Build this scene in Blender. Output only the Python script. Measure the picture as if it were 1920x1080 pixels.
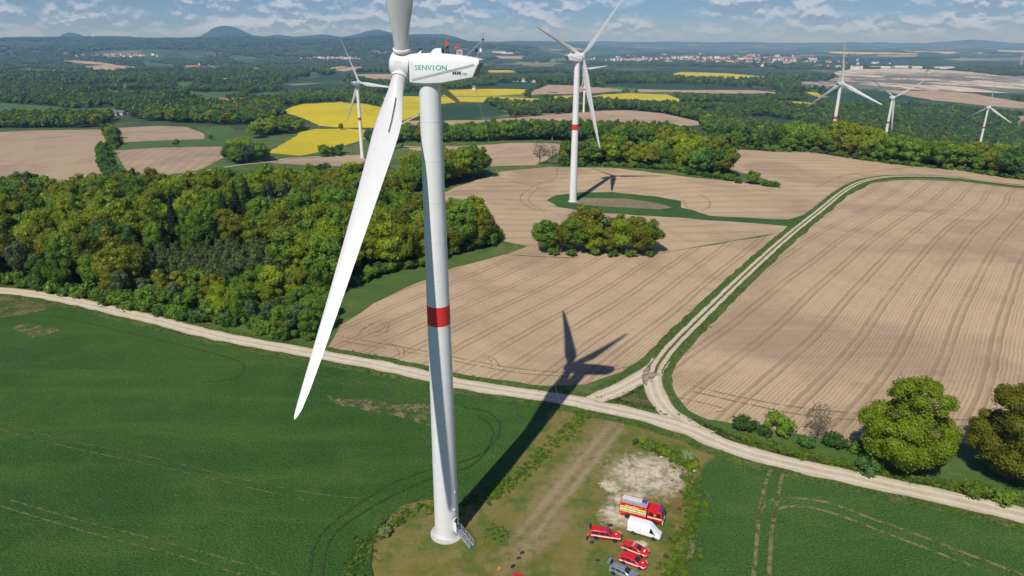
import bpy, bmesh, math, random
import numpy as np
from mathutils import Vector, Matrix
from mathutils.geometry import delaunay_2d_cdt
R = math.radians
for o in list(bpy.data.objects): bpy.data.objects.remove(o)
SC = bpy.context.scene
COL = SC.collection
# ---------------- camera ----------------
cam = bpy.data.cameras.new('camera'); camo = bpy.data.objects.new('camera', cam); COL.objects.link(camo)
cam.sensor_width = 36; cam.lens = 36 * 1276 / 1920; cam.clip_start = .5; cam.clip_end = 200000
camo.location = (0, 0, 82); camo.rotation_euler = (R(90 - 19.8), 0, 0)
SC.camera = camo
# ---------------- sun and sky ----------------
SUN_EL, LIGHT_AZ = R(47.6), R(64.6)          # light travels towards this azimuth (from +X, counter-clockwise)
ldir = Vector((math.cos(LIGHT_AZ) * math.cos(SUN_EL), math.sin(LIGHT_AZ) * math.cos(SUN_EL), -math.sin(SUN_EL)))
sun = bpy.data.lights.new('sun', 'SUN'); suno = bpy.data.objects.new('sun', sun); COL.objects.link(suno)
sun.energy = 5.0; sun.angle = R(.5); sun.color = (1, .95, .87)
suno.rotation_euler = ldir.to_track_quat('-Z', 'Y').to_euler(); suno.location = (-60, -120, 200)
W = bpy.data.worlds.new('World'); SC.world = W; W.use_nodes = True
wn, wl = W.node_tree.nodes, W.node_tree.links
bg = wn['Background']; bg.inputs['Strength'].default_value = .05
sky = wn.new('ShaderNodeTexSky'); sky.sky_type = 'NISHITA'; sky.sun_disc = False
sky.sun_elevation = SUN_EL; sky.sun_rotation = math.atan2(-ldir.x, -ldir.y)
sky.altitude = 300; sky.air_density = 1.0; sky.dust_density = 0.1; sky.ozone_density = 2.5
# cumulus drifting over the whole sky
def W_(t, **k):
    n = wn.new(t)
    for a, b in k.items(): setattr(n, a, b)
    return n
def wmath(op, a, b=None, c=None):
    n = wn.new('ShaderNodeMath'); n.operation = op
    for i, v in enumerate((a, b, c)):
        if v is None: continue
        if isinstance(v, (int, float)): n.inputs[i].default_value = v
        else: wl.new(v, n.inputs[i])
    return n.outputs[0]
tcw = wn.new('ShaderNodeTexCoord')
sep = wn.new('ShaderNodeSeparateXYZ'); wl.new(tcw.outputs['Generated'], sep.inputs[0])
def cloud_noise(dz, scale, detail, rough, zs):
    comb = wn.new('ShaderNodeCombineXYZ')
    wl.new(sep.outputs[0], comb.inputs[0]); wl.new(sep.outputs[1], comb.inputs[1])
    # cloud bands bunch up towards the horizon
    zz = wmath('POWER', wmath('MAXIMUM', wmath('ADD', sep.outputs[2], .012 + dz), .0005), .62)
    wl.new(wmath('MULTIPLY', zz, zs), comb.inputs[2])
    n = wn.new('ShaderNodeTexNoise'); n.inputs['Scale'].default_value = scale; n.inputs['Detail'].default_value = detail
    n.inputs['Roughness'].default_value = rough; wl.new(comb.outputs[0], n.inputs['Vector'])
    return n.outputs['Fac']
n1 = cloud_noise(0, 25, 9, .60, 1.0)
n2 = cloud_noise(.006, 25, 9, .60, 1.0)
n3 = cloud_noise(0, 5.5, 3, .5, 2.2)
# seen edge-on near the horizon the clouds stack up; overhead the gaps open
gap = wn.new('ShaderNodeMapRange'); gap.inputs['From Min'].default_value = .02; gap.inputs['From Max'].default_value = .45; gap.inputs['To Max'].default_value = .11
wl.new(sep.outputs[2], gap.inputs['Value'])
dens = wmath('SUBTRACT', wmath('ADD', wmath('MULTIPLY', n1, .7), wmath('MULTIPLY', n3, .42)), gap.outputs[0])
rmp = wn.new('ShaderNodeMapRange'); rmp.interpolation_type = 'SMOOTHSTEP'
rmp.inputs['From Min'].default_value = .44; rmp.inputs['From Max'].default_value = .64
wl.new(dens, rmp.inputs['Value'])
lit = wn.new('ShaderNodeMapRange'); lit.interpolation_type = 'SMOOTHSTEP'
lit.inputs['From Min'].default_value = -.045; lit.inputs['From Max'].default_value = .05
wl.new(wmath('SUBTRACT', n1, n2), lit.inputs['Value'])
cc = wn.new('ShaderNodeMixRGB'); cc.inputs[1].default_value = (5.2, 7.0, 10.2, 1); cc.inputs[2].default_value = (11.4, 13.2, 16.4, 1)
wl.new(lit.outputs[0], cc.inputs[0])
mixc = wn.new('ShaderNodeMixRGB'); low = wn.new('ShaderNodeMapRange'); low.interpolation_type = 'SMOOTHSTEP'; low.inputs['From Min'].default_value = .001; low.inputs['From Max'].default_value = .026
low.inputs['To Min'].default_value = .15; low.inputs['To Max'].default_value = .94; wl.new(sep.outputs[2], low.inputs['Value'])
wl.new(wmath('MULTIPLY', rmp.outputs[0], low.outputs[0]), mixc.inputs[0])
tint = wn.new('ShaderNodeMixRGB'); tint.blend_type = 'MULTIPLY'; tint.inputs[0].default_value = 1; tint.inputs[2].default_value = (.62, .90, 1.50, 1); wl.new(sky.outputs[0], tint.inputs[1])
wl.new(tint.outputs[0], mixc.inputs[1]); wl.new(cc.outputs[0], mixc.inputs[2]); wl.new(mixc.outputs[0], bg.inputs['Color'])
vs = SC.view_settings; vs.view_transform = 'Standard'; vs.look = 'None'; vs.exposure = -0.08; vs.gamma = 1.0
SC.cycles.max_bounces = 5; SC.cycles.diffuse_bounces = 2; SC.cycles.glossy_bounces = 2; SC.cycles.transmission_bounces = 3
SC.cycles.transparent_max_bounces = 8; SC.cycles.volume_bounces = 0; SC.cycles.use_denoising = True
SC.cycles.use_adaptive_sampling = True; SC.cycles.adaptive_threshold = .01
# ---------------- materials ----------------
class NT:
    def __init__(s, name):
        s.m = bpy.data.materials.new(name); s.m.use_nodes = True
        s.n, s.l = s.m.node_tree.nodes, s.m.node_tree.links
        s.b = s.n['Principled BSDF']; s.out = s.n['Material Output']
        s.b.inputs['Specular IOR Level'].default_value = .25
        s.pos = s.n.new('ShaderNodeNewGeometry').outputs['Position']
    def _in(s, sock, v):
        if hasattr(v, 'is_linked') or hasattr(v, 'links'): s.l.new(v, sock)
        elif v is not None:
            if isinstance(v, (tuple, list)) and len(v) == 3 and sock.type == 'RGBA': v = (*v, 1)
            sock.default_value = v
    def math(s, op, a, b=None, c=None):
        n = s.n.new('ShaderNodeMath'); n.operation = op
        for i, v in enumerate((a, b, c)):
            if v is not None: s._in(n.inputs[i], v)
        return n.outputs[0]
    def noise(s, scale, detail=4, rough=.55, vec=None, dist=0):
        n = s.n.new('ShaderNodeTexNoise'); n.inputs['Scale'].default_value = scale; n.inputs['Detail'].default_value = detail
        n.inputs['Roughness'].default_value = rough; n.inputs['Distortion'].default_value = dist
        s.l.new(vec if vec is not None else s.pos, n.inputs['Vector']); return n.outputs['Fac']
    def ramp(s, v, a, b, lo=0., hi=1.):
        n = s.n.new('ShaderNodeMapRange'); n.interpolation_type = 'SMOOTHSTEP'
        for k, x in (('From Min', a), ('From Max', b), ('To Min', lo), ('To Max', hi)): n.inputs[k].default_value = x
        s.l.new(v, n.inputs['Value']); return n.outputs[0]
    def mix(s, f, a, b, mode='MIX'):
        n = s.n.new('ShaderNodeMixRGB'); n.blend_type = mode
        s._in(n.inputs[0], f); s._in(n.inputs[1], a); s._in(n.inputs[2], b); return n.outputs[0]
    def rot(s, ang, scale=(1, 1, 1), vec=None):
        n = s.n.new('ShaderNodeMapping'); n.inputs['Rotation'].default_value = (0, 0, ang); n.inputs['Scale'].default_value = scale
        s.l.new(vec if vec is not None else s.pos, n.inputs['Vector']); return n.outputs[0]
    def xyz(s, v):
        n = s.n.new('ShaderNodeSeparateXYZ'); s.l.new(v, n.inputs[0]); return n.outputs
    def blob(s, c, rx, ry=None, ang=0, soft=.5, nscale=.5, amp=.5):
        """1 inside an uneven patch round c (metres)"""
        m = s.n.new('ShaderNodeMapping'); m.vector_type = 'TEXTURE'
        m.inputs['Location'].default_value = (c[0], c[1], 0); m.inputs['Rotation'].default_value = (0, 0, ang)
        m.inputs['Scale'].default_value = (rx, ry or rx, 1e6); s.l.new(s.pos, m.inputs['Vector'])
        L = s.n.new('ShaderNodeVectorMath'); L.operation = 'LENGTH'; s.l.new(m.outputs[0], L.inputs[0])
        d = s.math('ADD', L.outputs['Value'], s.math('MULTIPLY', s.math('SUBTRACT', s.noise(nscale, 5, .65), .5), amp * 2))
        return s.ramp(d, 1 + soft / 2, 1 - soft / 2)
    def bump(s, h, strength=.5, dist=.1):
        n = s.n.new('ShaderNodeBump'); n.inputs['Strength'].default_value = strength; n.inputs['Distance'].default_value = dist
        s.l.new(h, n.inputs['Height']); s.l.new(n.outputs[0], s.b.inputs['Normal'])
    def done(s, col, rough=.9, **k):
        s._in(s.b.inputs['Base Color'], col); s._in(s.b.inputs['Roughness'], rough)
        for a, v in k.items(): s._in(s.b.inputs[a.replace('_', ' ')], v)
        return s.m
M = {}
def plain(name, col, rough=.5, metal=0., spec=.4, wear=.08, nscale=3.):
    t = NT(name); f = t.noise(nscale, 5)
    c = t.mix(t.ramp(f, .3, .75, 0, 1), tuple(x * (1 - wear) for x in col), tuple(min(1, x * (1 + wear)) for x in col))
    t.b.inputs['Specular IOR Level'].default_value = spec
    M[name] = t.done(c, t.ramp(f, .3, .7, max(.02, rough - .06), min(1, rough + .06)), Metallic=metal); return M[name]

def soil(name, ang, rowp=.75, tram=11., dark=1., rows=1., light=(.46, .338, .205)):
    t = NT(name)
    v = t.rot(-ang); x, y, _ = t.xyz(v)
    warp = t.math('MULTIPLY', t.math('SUBTRACT', t.noise(.006, 1), .5), 14.)
    jit = t.math('MULTIPLY', t.math('SUBTRACT', t.noise(.13, 4, .6), .5), 1.0)
    u = t.math('ADD', t.math('ADD', y, warp), jit)
    ln = t.ramp(t.math('SINE', t.math('MULTIPLY', u, 2 * math.pi / rowp)), .1, .95)
    ln = t.math('MULTIPLY', t.math('MULTIPLY', ln, t.ramp(t.noise(.07, 4, .7), .32, .62, .25, 1)), t.ramp(t.noise(1.1, 3, .7), .35, .6, .35, 1))
    # seed-drill bouts: wide bands between the tramlines differ a little
    bout = t.math('SINE', t.math('MULTIPLY', u, 2 * math.pi / (tram / 3.03)))
    mo = t.math('MODULO', t.math('ADD', u, 5000.), tram)
    tl = t.math('MAXIMUM', t.ramp(t.math('ABSOLUTE', t.math('SUBTRACT', mo, 1.5)), .62, .3), t.ramp(t.math('ABSOLUTE', t.math('SUBTRACT', mo, 3.7)), .62, .3))
    tl = t.math('MULTIPLY', tl, t.ramp(t.noise(.05, 3), .3, .55, .45, 1))
    big = t.ramp(t.noise(.017, 6, .62, dist=.8), .42, .66)
    streak = t.ramp(t.noise(.5, 4, .6, t.rot(-ang, (.06, .9, 1))), .35, .72)
    clod = t.noise(2.6, 5, .75)
    dk = (.20 * dark, .132 * dark, .082 * dark)
    c = t.mix(t.math('MULTIPLY', big, .62), light, (.225, .155, .105))
    c = t.mix(t.math('MULTIPLY', streak, .22), c, (.53, .40, .26))
    c = t.mix(t.math('MULTIPLY', t.ramp(bout, .2, 1), .10), c, dk)
    c = t.mix(t.math('MULTIPLY', ln, .62 * rows), c, dk)
    c = t.mix(t.math('MULTIPLY', tl, .55), c, dk)
    c = t.mix(t.ramp(clod, .42, .78, 0, .35), c, (.58, .45, .31))
    c = t.mix(t.ramp(clod, .42, .22, 0, .35), c, (.16, .11, .075))
    h = t.math('SUBTRACT', t.math('MULTIPLY', clod, .5), t.math('ADD', t.math('MULTIPLY', ln, .5), tl))
    t.bump(h, .6, .12)
    M[name] = t.done(c, .95)
soil('soilA', R(55), 1.1, 9.5, rows=1.05)
soil('soilB', R(4), 1.1, 13., rows=.8)
soil('soilC', R(50), 1.0, 11., rows=1.05)
soil('soilD', R(70), 1.6, 14., rows=.5, light=(.36, .268, .175))
soil('soilE', R(105), 1.6, 10., rows=.6, light=(.36, .268, .175))
soil('soilF', R(12), 2.2, 18., rows=.25, light=(.42, .31, .205))
def grassy(name, c1, c2, c3, s1, s2, s3, dry=None, dryamt=0., bump=.5, lines=None):
    t = NT(name)
    a, b, f = t.noise(s1, 5, .6), t.noise(s2, 4, .65), t.noise(s3, 3, .75)
    c = t.mix(t.ramp(a, .34, .68), c1, c2)
    c = t.mix(t.ramp(b, .45, .8, 0, .55), c, c3)
    if lines:
        v = t.rot(-lines[0]); _, y, _ = t.xyz(v)
        c = t.mix(t.math('MULTIPLY', t.ramp(t.noise(1., 3, .6, t.rot(-lines[0], (.02, lines[1], 1))), .45, .75), lines[2]), c, c3)
    if dry: c = t.mix(t.math('MULTIPLY', t.ramp(t.noise(s2 * .7, 6, .7, dist=.4), .5, .66), dryamt), c, dry)
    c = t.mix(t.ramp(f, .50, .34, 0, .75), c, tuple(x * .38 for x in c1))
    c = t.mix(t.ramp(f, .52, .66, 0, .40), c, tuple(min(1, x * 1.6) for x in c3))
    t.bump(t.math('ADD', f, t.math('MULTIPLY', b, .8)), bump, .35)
    M[name] = t.done(c, .8)
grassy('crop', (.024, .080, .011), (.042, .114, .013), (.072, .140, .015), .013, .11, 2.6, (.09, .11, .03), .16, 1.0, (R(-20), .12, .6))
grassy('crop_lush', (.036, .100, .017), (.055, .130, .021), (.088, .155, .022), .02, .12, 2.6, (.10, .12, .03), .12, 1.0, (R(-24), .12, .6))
grassy('wheat', (.022, .062, .028), (.030, .078, .030), (.035, .085, .03), .006, .03, .5, None, 0, .3)
grassy('meadow', (.05, .115, .025), (.07, .14, .03), (.085, .15, .035), .012, .06, .8, (.14, .14, .05), .3, .4)
grassy('base_grass', (.040, .088, .020), (.058, .110, .026), (.075, .125, .03), .010, .07, .9, (.15, .14, .06), .5, .5)
grassy('verge', (.042, .095, .014), (.072, .130, .020), (.12, .16, .035), .06, .3, 2.0, (.19, .16, .07), .55, .9)
grassy('islandgrass', (.030, .085, .016), (.045, .11, .02), (.06, .125, .025), .04, .2, 1.2, (.16, .14, .06), .15, .9)
grassy('drygrass', (.075, .085, .025), (.13, .12, .045), (.10, .12, .03), .04, .2, 1.2, (.22, .17, .10), .7, .6)
grassy('bare', (.20, .165, .085), (.25, .20, .115), (.12, .13, .05), .1, .35, 2.0, (.06, .11, .03), .75, .6)
grassy('pad2', (.20, .165, .095), (.24, .20, .12), (.15, .15, .065), .05, .2, 1.2, (.10, .12, .04), .6, .4)
grassy('pale', (.20, .22, .10), (.26, .26, .12), (.30, .28, .12), .002, .006, .05, None, 0, .1)
grassy('rape', (.52, .42, .010), (.62, .50, .012), (.44, .38, .012), .010, .05, .9, (.30, .33, .02), .25, .5, (R(-14), .10, .55))
def soften(name, scale, a, b):
    """ragged gaps through which the crop below shows"""
    m = M[name]; n, l = m.node_tree.nodes, m.node_tree.links
    tx = n.new('ShaderNodeTexNoise'); tx.inputs['Scale'].default_value = scale; tx.inputs['Detail'].default_value = 6; tx.inputs['Roughness'].default_value = .72
    l.new(n.new('ShaderNodeNewGeometry').outputs['Position'], tx.inputs['Vector'])
    mr = n.new('ShaderNodeMapRange'); mr.inputs['From Min'].default_value = a; mr.inputs['From Max'].default_value = b; l.new(tx.outputs['Fac'], mr.inputs['Value'])
    mx = n.new('ShaderNodeMixShader'); tr = n.new('ShaderNodeBsdfTransparent'); l.new(mr.outputs[0], mx.inputs[0])
    l.new(tr.outputs[0], mx.inputs[1]); l.new(n['Principled BSDF'].outputs[0], mx.inputs[2]); l.new(mx.outputs[0], n['Material Output'].inputs[0])
soften('bare', .28, .44, .56); soften('drygrass', .2, .38, .5)
def pad():
    t = NT('pad')
    a, b, f = t.noise(.06, 5, .6), t.noise(.35, 5, .65), t.noise(3.2, 4, .75)
    c = t.mix(t.ramp(a, .35, .65), (.110, .122, .017), (.175, .148, .036))
    c = t.mix(t.ramp(b, .42, .62, 0, .8), c, (.20, .158, .060))
    c = t.mix(t.ramp(t.noise(.16, 6, .72), .46, .62, 0, .85), c, (.060, .115, .018))
    # worn wheel trail from the track to the tower
    tr = t.math('MAXIMUM', t.blob((14, 120), 24, 3.2, math.atan2(31, 18), .9, .4, .35), t.blob((5, 98), 9, 2.6, R(50), .9, .5, .35))
    c = t.mix(t.math('MULTIPLY', t.math('MULTIPLY', tr, .85), t.ramp(t.noise(.7, 6, .7), .34, .56, .25, 1)), c, (.255, .188, .095))
    tr2 = t.math('MAXIMUM', t.blob((12.2, 118), 24, .7, math.atan2(31, 18), 1.4, .5, 1.3), t.blob((14.8, 117), 26, .6, math.atan2(31, 18), 1.4, .6, 1.5))
    c = t.mix(t.math('MULTIPLY', tr2, .38), c, (.36, .29, .19))
    rust = t.blob((33, 113), 5, 9, 0, .8, .5, .6)
    c = t.mix(t.math('MULTIPLY', rust, .55), c, (.17, .10, .035))
    ch = t.math('MAXIMUM', t.blob((27.5, 116.5), 7.0, 6.2, 0, 1.1, .8, .95), t.blob((19.3, 112.8), 1.7, 2.4, .5, .5, 1.3, .95))
    ch = t.math('MAXIMUM', ch, t.blob((19.2, 104), 2.6, 3.0, 0, 1.0, 1.1, .95))
    ch = t.math('MAXIMUM', ch, t.blob((22.3, 96.3), 1.3, .8, 0, .6, .8, .5))
    ch = t.math('MAXIMUM', ch, t.blob((22, 109), 3.5, 1.6, .3, .8, .8, .7))
    ch = t.math('MULTIPLY', ch, t.ramp(t.noise(.5, 7, .7), .36, .58, .30, 1))
    c = t.mix(ch, c, t.mix(t.noise(.9, 5), (.44, .36, .235), (.66, .60, .49)))
    c = t.mix(t.ramp(f, .45, .25, 0, .5), c, (.04, .05, .016))
    t.bump(t.math('ADD', f, b), .6, .15)
    M['pad'] = t.done(c, .9)
pad()
def road(name, centre_grass):
    t = NT(name); uv = t.n.new('ShaderNodeUVMap').outputs[0]
    x, y, _ = t.xyz(uv)
    f, b = t.noise(2.2, 5, .7), t.noise(.25, 5, .65)
    c = t.mix(t.ramp(b, .35, .7), (.50, .42, .30), (.60, .525, .40))
    c = t.mix(t.ramp(f, .35, .7, .35, 0), c, (.36, .29, .20))
    d = t.math('ABSOLUTE', t.math('SUBTRACT', x, .5))
    w = t.math('ADD', d, t.math('MULTIPLY', t.math('SUBTRACT', t.noise(.55, 4, .7), .5), .20))
    if centre_grass:
        c = t.mix(t.ramp(w, .15, .07), c, (.085, .105, .03))
        c = t.mix(t.ramp(w, .36, .46), c, (.06, .10, .025))
    else:
        rut = t.ramp(t.math('ABSOLUTE', t.math('SUBTRACT', w, .2)), .11, .02)
        c = t.mix(t.math('MULTIPLY', rut, .5), c, (.68, .61, .49))
        c = t.mix(t.ramp(w, .06, .0, 0, .4), c, (.33, .28, .17))
        c = t.mix(t.ramp(w, .40, .53, 0, .9), c, (.16, .16, .06))
    t.bump(f, .5, .06)
    M[name] = t.done(c, .95)
road('road', 0); road('rut', 1)
def strip(name, c1, c2, gap):
    t = NT(name); uv = t.n.new('ShaderNodeUVMap').outputs[0]; x, y, _ = t.xyz(uv)
    f = t.noise(.5, 5, .7)
    c = t.mix(t.ramp(t.noise(1.5, 4, .7), .3, .7), c1, c2)
    hole = t.math('MAXIMUM', t.ramp(f, gap + .07, gap - .05), t.ramp(t.math('ADD', t.math('ABSOLUTE', t.math('SUBTRACT', x, .5)), t.math('MULTIPLY', t.math('SUBTRACT', t.noise(3., 3, .7), .5), .5)), .3, .5))
    tr = t.n.new('ShaderNodeBsdfTransparent'); mx = t.n.new('ShaderNodeMixShader')
    t.done(c, .95); t.l.new(hole, mx.inputs[0]); t.l.new(t.b.outputs[0], mx.inputs[1]); t.l.new(tr.outputs[0], mx.inputs[2]); t.l.new(mx.outputs[0], t.out.inputs[0])
    M[name] = t.m
strip('tram', (.045, .085, .02), (.15, .145, .055), .45)
strip('trampress', (.014, .04, .012), (.05, .085, .02), .40)
strip('tramwide', (.08, .11, .03), (.24, .20, .10), .46)
strip('soiltrack', (.21, .145, .09), (.28, .20, .125), .47)
plain('tarmac', (.16, .16, .17), .9, wear=.1)
def pit():
    t = NT('pit'); x, y, _ = t.xyz(t.pos)
    v = t.n.new('ShaderNodeMapping'); v.inputs['Scale'].default_value = (.0040, .0016, 0); v.inputs['Rotation'].default_value = (0, 0, .12); t.l.new(t.pos, v.inputs[0])
    a = t.noise(1., 7, .66, v.outputs[0], 1.2); b = t.noise(3., 6, .7, v.outputs[0], .5)
    c = t.mix(t.ramp(a, .35, .6), (.52, .43, .33), (.38, .33, .28))
    c = t.mix(t.ramp(b, .48, .60, 0, .9), c, (.66, .57, .45))
    c = t.mix(t.ramp(t.noise(5., 6, .75, v.outputs[0], 1.), .56, .64, 0, .7), c, (.20, .18, .17))
    lo = t.math('MULTIPLY', t.ramp(y, 5200, 4300), t.ramp(a, .44, .52))
    c = t.mix(t.math('MULTIPLY', lo, .85), c, (.10, .11, .085))
    M['pit'] = t.done(c, 1.)
pit()
grassy('spoil', (.28, .21, .14), (.22, .18, .11), (.14, .14, .07), .01, .03, .2, (.40, .31, .22), .6, .3)
def leafmat(name, c1, c2, var=.12):
    t = NT(name); oi = t.n.new('ShaderNodeObjectInfo')
    f = t.noise(.35, 3, .6, t.n.new('ShaderNodeTexCoord').outputs['Object'])
    c = t.mix(t.ramp(f, .3, .7), c1, c2)
    hs = t.n.new('ShaderNodeHueSaturation'); t.l.new(c, hs.inputs['Color'])
    rnd = oi.outputs['Random']
    t.l.new(t.math('ADD', t.math('MULTIPLY', rnd, .022), .490), hs.inputs['Hue'])
    t.l.new(t.math('ADD', t.math('MULTIPLY', t.math('FRACT', t.math('MULTIPLY', rnd, 7.31)), var * 4), 1 - var * 2), hs.inputs['Value'])
    df = t.n.new('ShaderNodeBsdfDiffuse'); tr = t.n.new('ShaderNodeBsdfTranslucent'); gl = t.n.new('ShaderNodeBsdfGlossy')
    gl.inputs['Roughness'].default_value = .45; gl.inputs['Color'].default_value = (.9, .95, .9, 1)
    t.l.new(hs.outputs[0], df.inputs[0])
    t.l.new(t.mix(.5, hs.outputs[0], (.10, .14, .01), 'ADD'), tr.inputs[0])
    m1 = t.n.new('ShaderNodeMixShader'); m1.inputs[0].default_value = .36; t.l.new(df.outputs[0], m1.inputs[1]); t.l.new(tr.outputs[0], m1.inputs[2])
    m2 = t.n.new('ShaderNodeMixShader'); m2.inputs[0].default_value = .012; t.l.new(m1.outputs[0], m2.inputs[1]); t.l.new(gl.outputs[0], m2.inputs[2])
    t.l.new(m2.outputs[0], t.out.inputs[0]); t.n.remove(t.b); M[name] = t.m
leafmat('leaf_fresh', (0.196, 0.265, 0.015), (0.259, 0.315, 0.020))
leafmat('leaf_green', (0.109, 0.203, 0.022), (0.164, 0.258, 0.028))
leafmat('leaf_bronze', (.150, .180, .014), (.205, .215, .020))
leafmat('leaf_dark', (0.054, 0.128, 0.026), (0.090, 0.172, 0.033))
leafmat('leaf_willow', (0.106, 0.156, 0.062), (0.150, 0.194, 0.081))
leafmat('leaf_sapling', (.105, .150, .050), (.140, .185, .065))
leafmat('leaf_spruce', (.020, .034, .014), (.034, .046, .018))
leafmat('leaf_far', (.072, .115, .040), (.115, .160, .055), .16)
leafmat('leaf_twig', (.17, .13, .075), (.13, .12, .05))
leafmat('leaf_blossom', (.16, .24, .07), (.30, .36, .18))
plain('bark', (.13, .10, .075), .95, wear=.4, nscale=4)
plain('bark_pale', (.45, .42, .37), .9, wear=.3, nscale=4)
plain('white', (.70, .71, .715), .38, spec=.5, wear=.025, nscale=.6)
def bladewhite():
    t = NT('blade_white'); f = t.noise(.9, 6, .6, t.rot(0, (1, 1, .12)))
    c = t.mix(t.ramp(f, .45, .8, 0, .35), (.54, .545, .55), (.46, .465, .46))
    t.b.inputs['Specular IOR Level'].default_value = .5
    M['blade_white'] = t.done(c, .36)
bladewhite()
plain('band_red', (.62, .030, .035), .45, wear=.04)
plain('grey_band', (.36, .39, .42), .45)
plain('rear_grey', (.22, .20, .18), .7)
plain('seam', (.55, .56, .57), .6)
plain('dark', (.018, .018, .02), .6)
plain('rubber', (.02, .02, .021), .85)
plain('steel', (.46, .48, .50), .45, metal=.7)
plain('galv', (.42, .44, .46), .5, metal=.3, wear=.15)
plain('concrete', (.48, .46, .42), .9, wear=.12, nscale=1.2)
plain('teal', (.0, .36, .27), .5)
plain('ink', (.03, .03, .035), .5)
plain('red_paint', (.62, .012, .022), .25, spec=.6, wear=.03)
plain('car_white', (.78, .79, .80), .25, spec=.6, wear=.02)
plain('car_silver', (.36, .38, .41), .28, metal=.5, spec=.6, wear=.03)
plain('glass', (.02, .026, .034), .06, spec=.8, wear=.1)
plain('blue_lens', (.015, .05, .30), .2, spec=.6)
plain('yellow_hi', (.72, .70, .03), .5)
plain('stripe_white', (.80, .79, .76), .45)
plain('stripe_grey', (.33, .33, .32), .5)
plain('chrome', (.6, .61, .62), .25, metal=.9)
plain('trim_black', (.025, .025, .028), .7)
plain('lamp_clear', (.62, .64, .66), .12, spec=.8)
plain('lamp_red', (.35, .01, .01), .2, spec=.7)
plain('amber', (.7, .28, .02), .3)
plain('orange_cloth', (.62, .10, .025), .85, wear=.2)
plain('dark_cloth', (.035, .034, .036), .9, wear=.3)
plain('skin', (.46, .27, .19), .6)
plain('helmet_red', (.62, .05, .04), .3)
plain('roof_red', (.36, .13, .075), .85, wear=.2)
plain('roof_grey', (.13, .135, .15), .8, wear=.2)
plain('wall_white', (.66, .64, .58), .9, wear=.06)
plain('wall_cream', (.55, .44, .30), .9, wear=.1)
plain('wall_pink', (.58, .36, .25), .9, wear=.1)
plain('logo_grey', (.38, .36, .36), .6)
plain('panel_blue', (.05, .07, .11), .2, spec=.7)
plain('rope', (.45, .42, .36), .9)
# ---- terrain height (metres, camera ground = 0) ----
# control heights: (X/Y azimuth slope, distance north Y, height z)
TC = [(-.72,228,0),(-.72,420,-8),(-.72,540,-23),(-.72,1000,-37),(-.72,1200,-47),(-.72,1800,-58),(-.72,3000,-65),(-.72,4500,-74),(-.72,7000,-37),(-.72,9500,50),
 (-.5,230,0),(-.5,400,-5),(-.5,520,-16),(-.5,650,-20),(-.5,1000,-33),(-.5,1700,-51),(-.5,3000,-65),(-.5,4500,-74),(-.5,6500,-61),(-.5,9500,19),
 (-.27,300,0),(-.27,480,-8),(-.27,620,-24),(-.21,752,-39),(-.27,800,-35),(-.27,1050,-37),(-.25,1400,-33),(-.25,1900,-66),(-.27,3200,-74),(-.27,4600,-77),(-.27,7000,-72),(-.27,10500,10),
 (0,300,0),(0,400,-3),(0,500,-4),(0,700,-14),(0,1000,-30),(0,1250,-39),(0,1700,-51),(0,2400,-62),(0,3200,-74),(0,5000,-91),(0,8500,-123),(0,14000,-108),(0,18000,-60),
 (.083,387,-4.6),(.17,300,0),(.17,470,-1),(.17,560,-4),(.17,680,-14),(.17,1050,-37),(.165,1400,-45),(.17,1850,-68),(.17,3200,-85),(.17,6000,-105),
 (.45,300,0),(.45,444,0),(.45,560,-1.5),(.38,560,-2.5),(.38,640,-8),(.36,740,-22),(.3,560,-2),(.3,640,-9),(.46,787,-38.8),(.5,650,-18),(.54,1073,-79.4),(.45,1600,-76),(.45,2400,-96),(.45,3000,-98),(.45,3800,-104),(.45,5600,-112),(.45,8500,-123),(.45,14000,-108),(.45,19000,-60),
 (.66,330,0),(.66,450,-5),(.66,520,-7),(.66,700,-38),(.66,900,-65),(.68,1320,-112.6),(.68,1850,-112),(.68,2600,-111),(.68,3900,-109),(.68,5800,-118),(.68,14000,-108),(.68,20000,-50),
 (1.2,300,0),(1.2,600,-20),(1.2,1300,-105),(1.2,4000,-110),(1.2,14000,-108),(-1.2,228,0),(-1.2,540,-23),(-1.2,1200,-47),(-1.2,4500,-74),(-1.2,8000,-20)]
TC += [(a, y, 0.0) for a in (-1.2, -.6, 0, .6, 1.2) for y in (60, 130)]
TC += [(a, 30000, -40.) for a in (-1.2, -.6, 0, .6, 1.2)]
_tc = np.array(TC)
def _ph(d): return np.where(d > 1e-9, d * d * np.log(d + 1e-12), 0.0)
def _feat(a, s): return np.stack([a * 1.6, s], -1)
_tp = _feat(_tc[:, 0], np.log(_tc[:, 1]))
_n = len(_tp)
_A = np.zeros((_n + 3, _n + 3))
_A[:_n, :_n] = _ph(np.linalg.norm(_tp[:, None] - _tp[None], axis=2)) + np.eye(_n) * 2e-3
_A[:_n, _n] = 1; _A[:_n, _n + 1:] = _tp; _A[_n:, :_n] = _A[:_n, _n:].T
_w = np.linalg.solve(_A, np.concatenate([_tc[:, 2], np.zeros(3)]))
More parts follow.
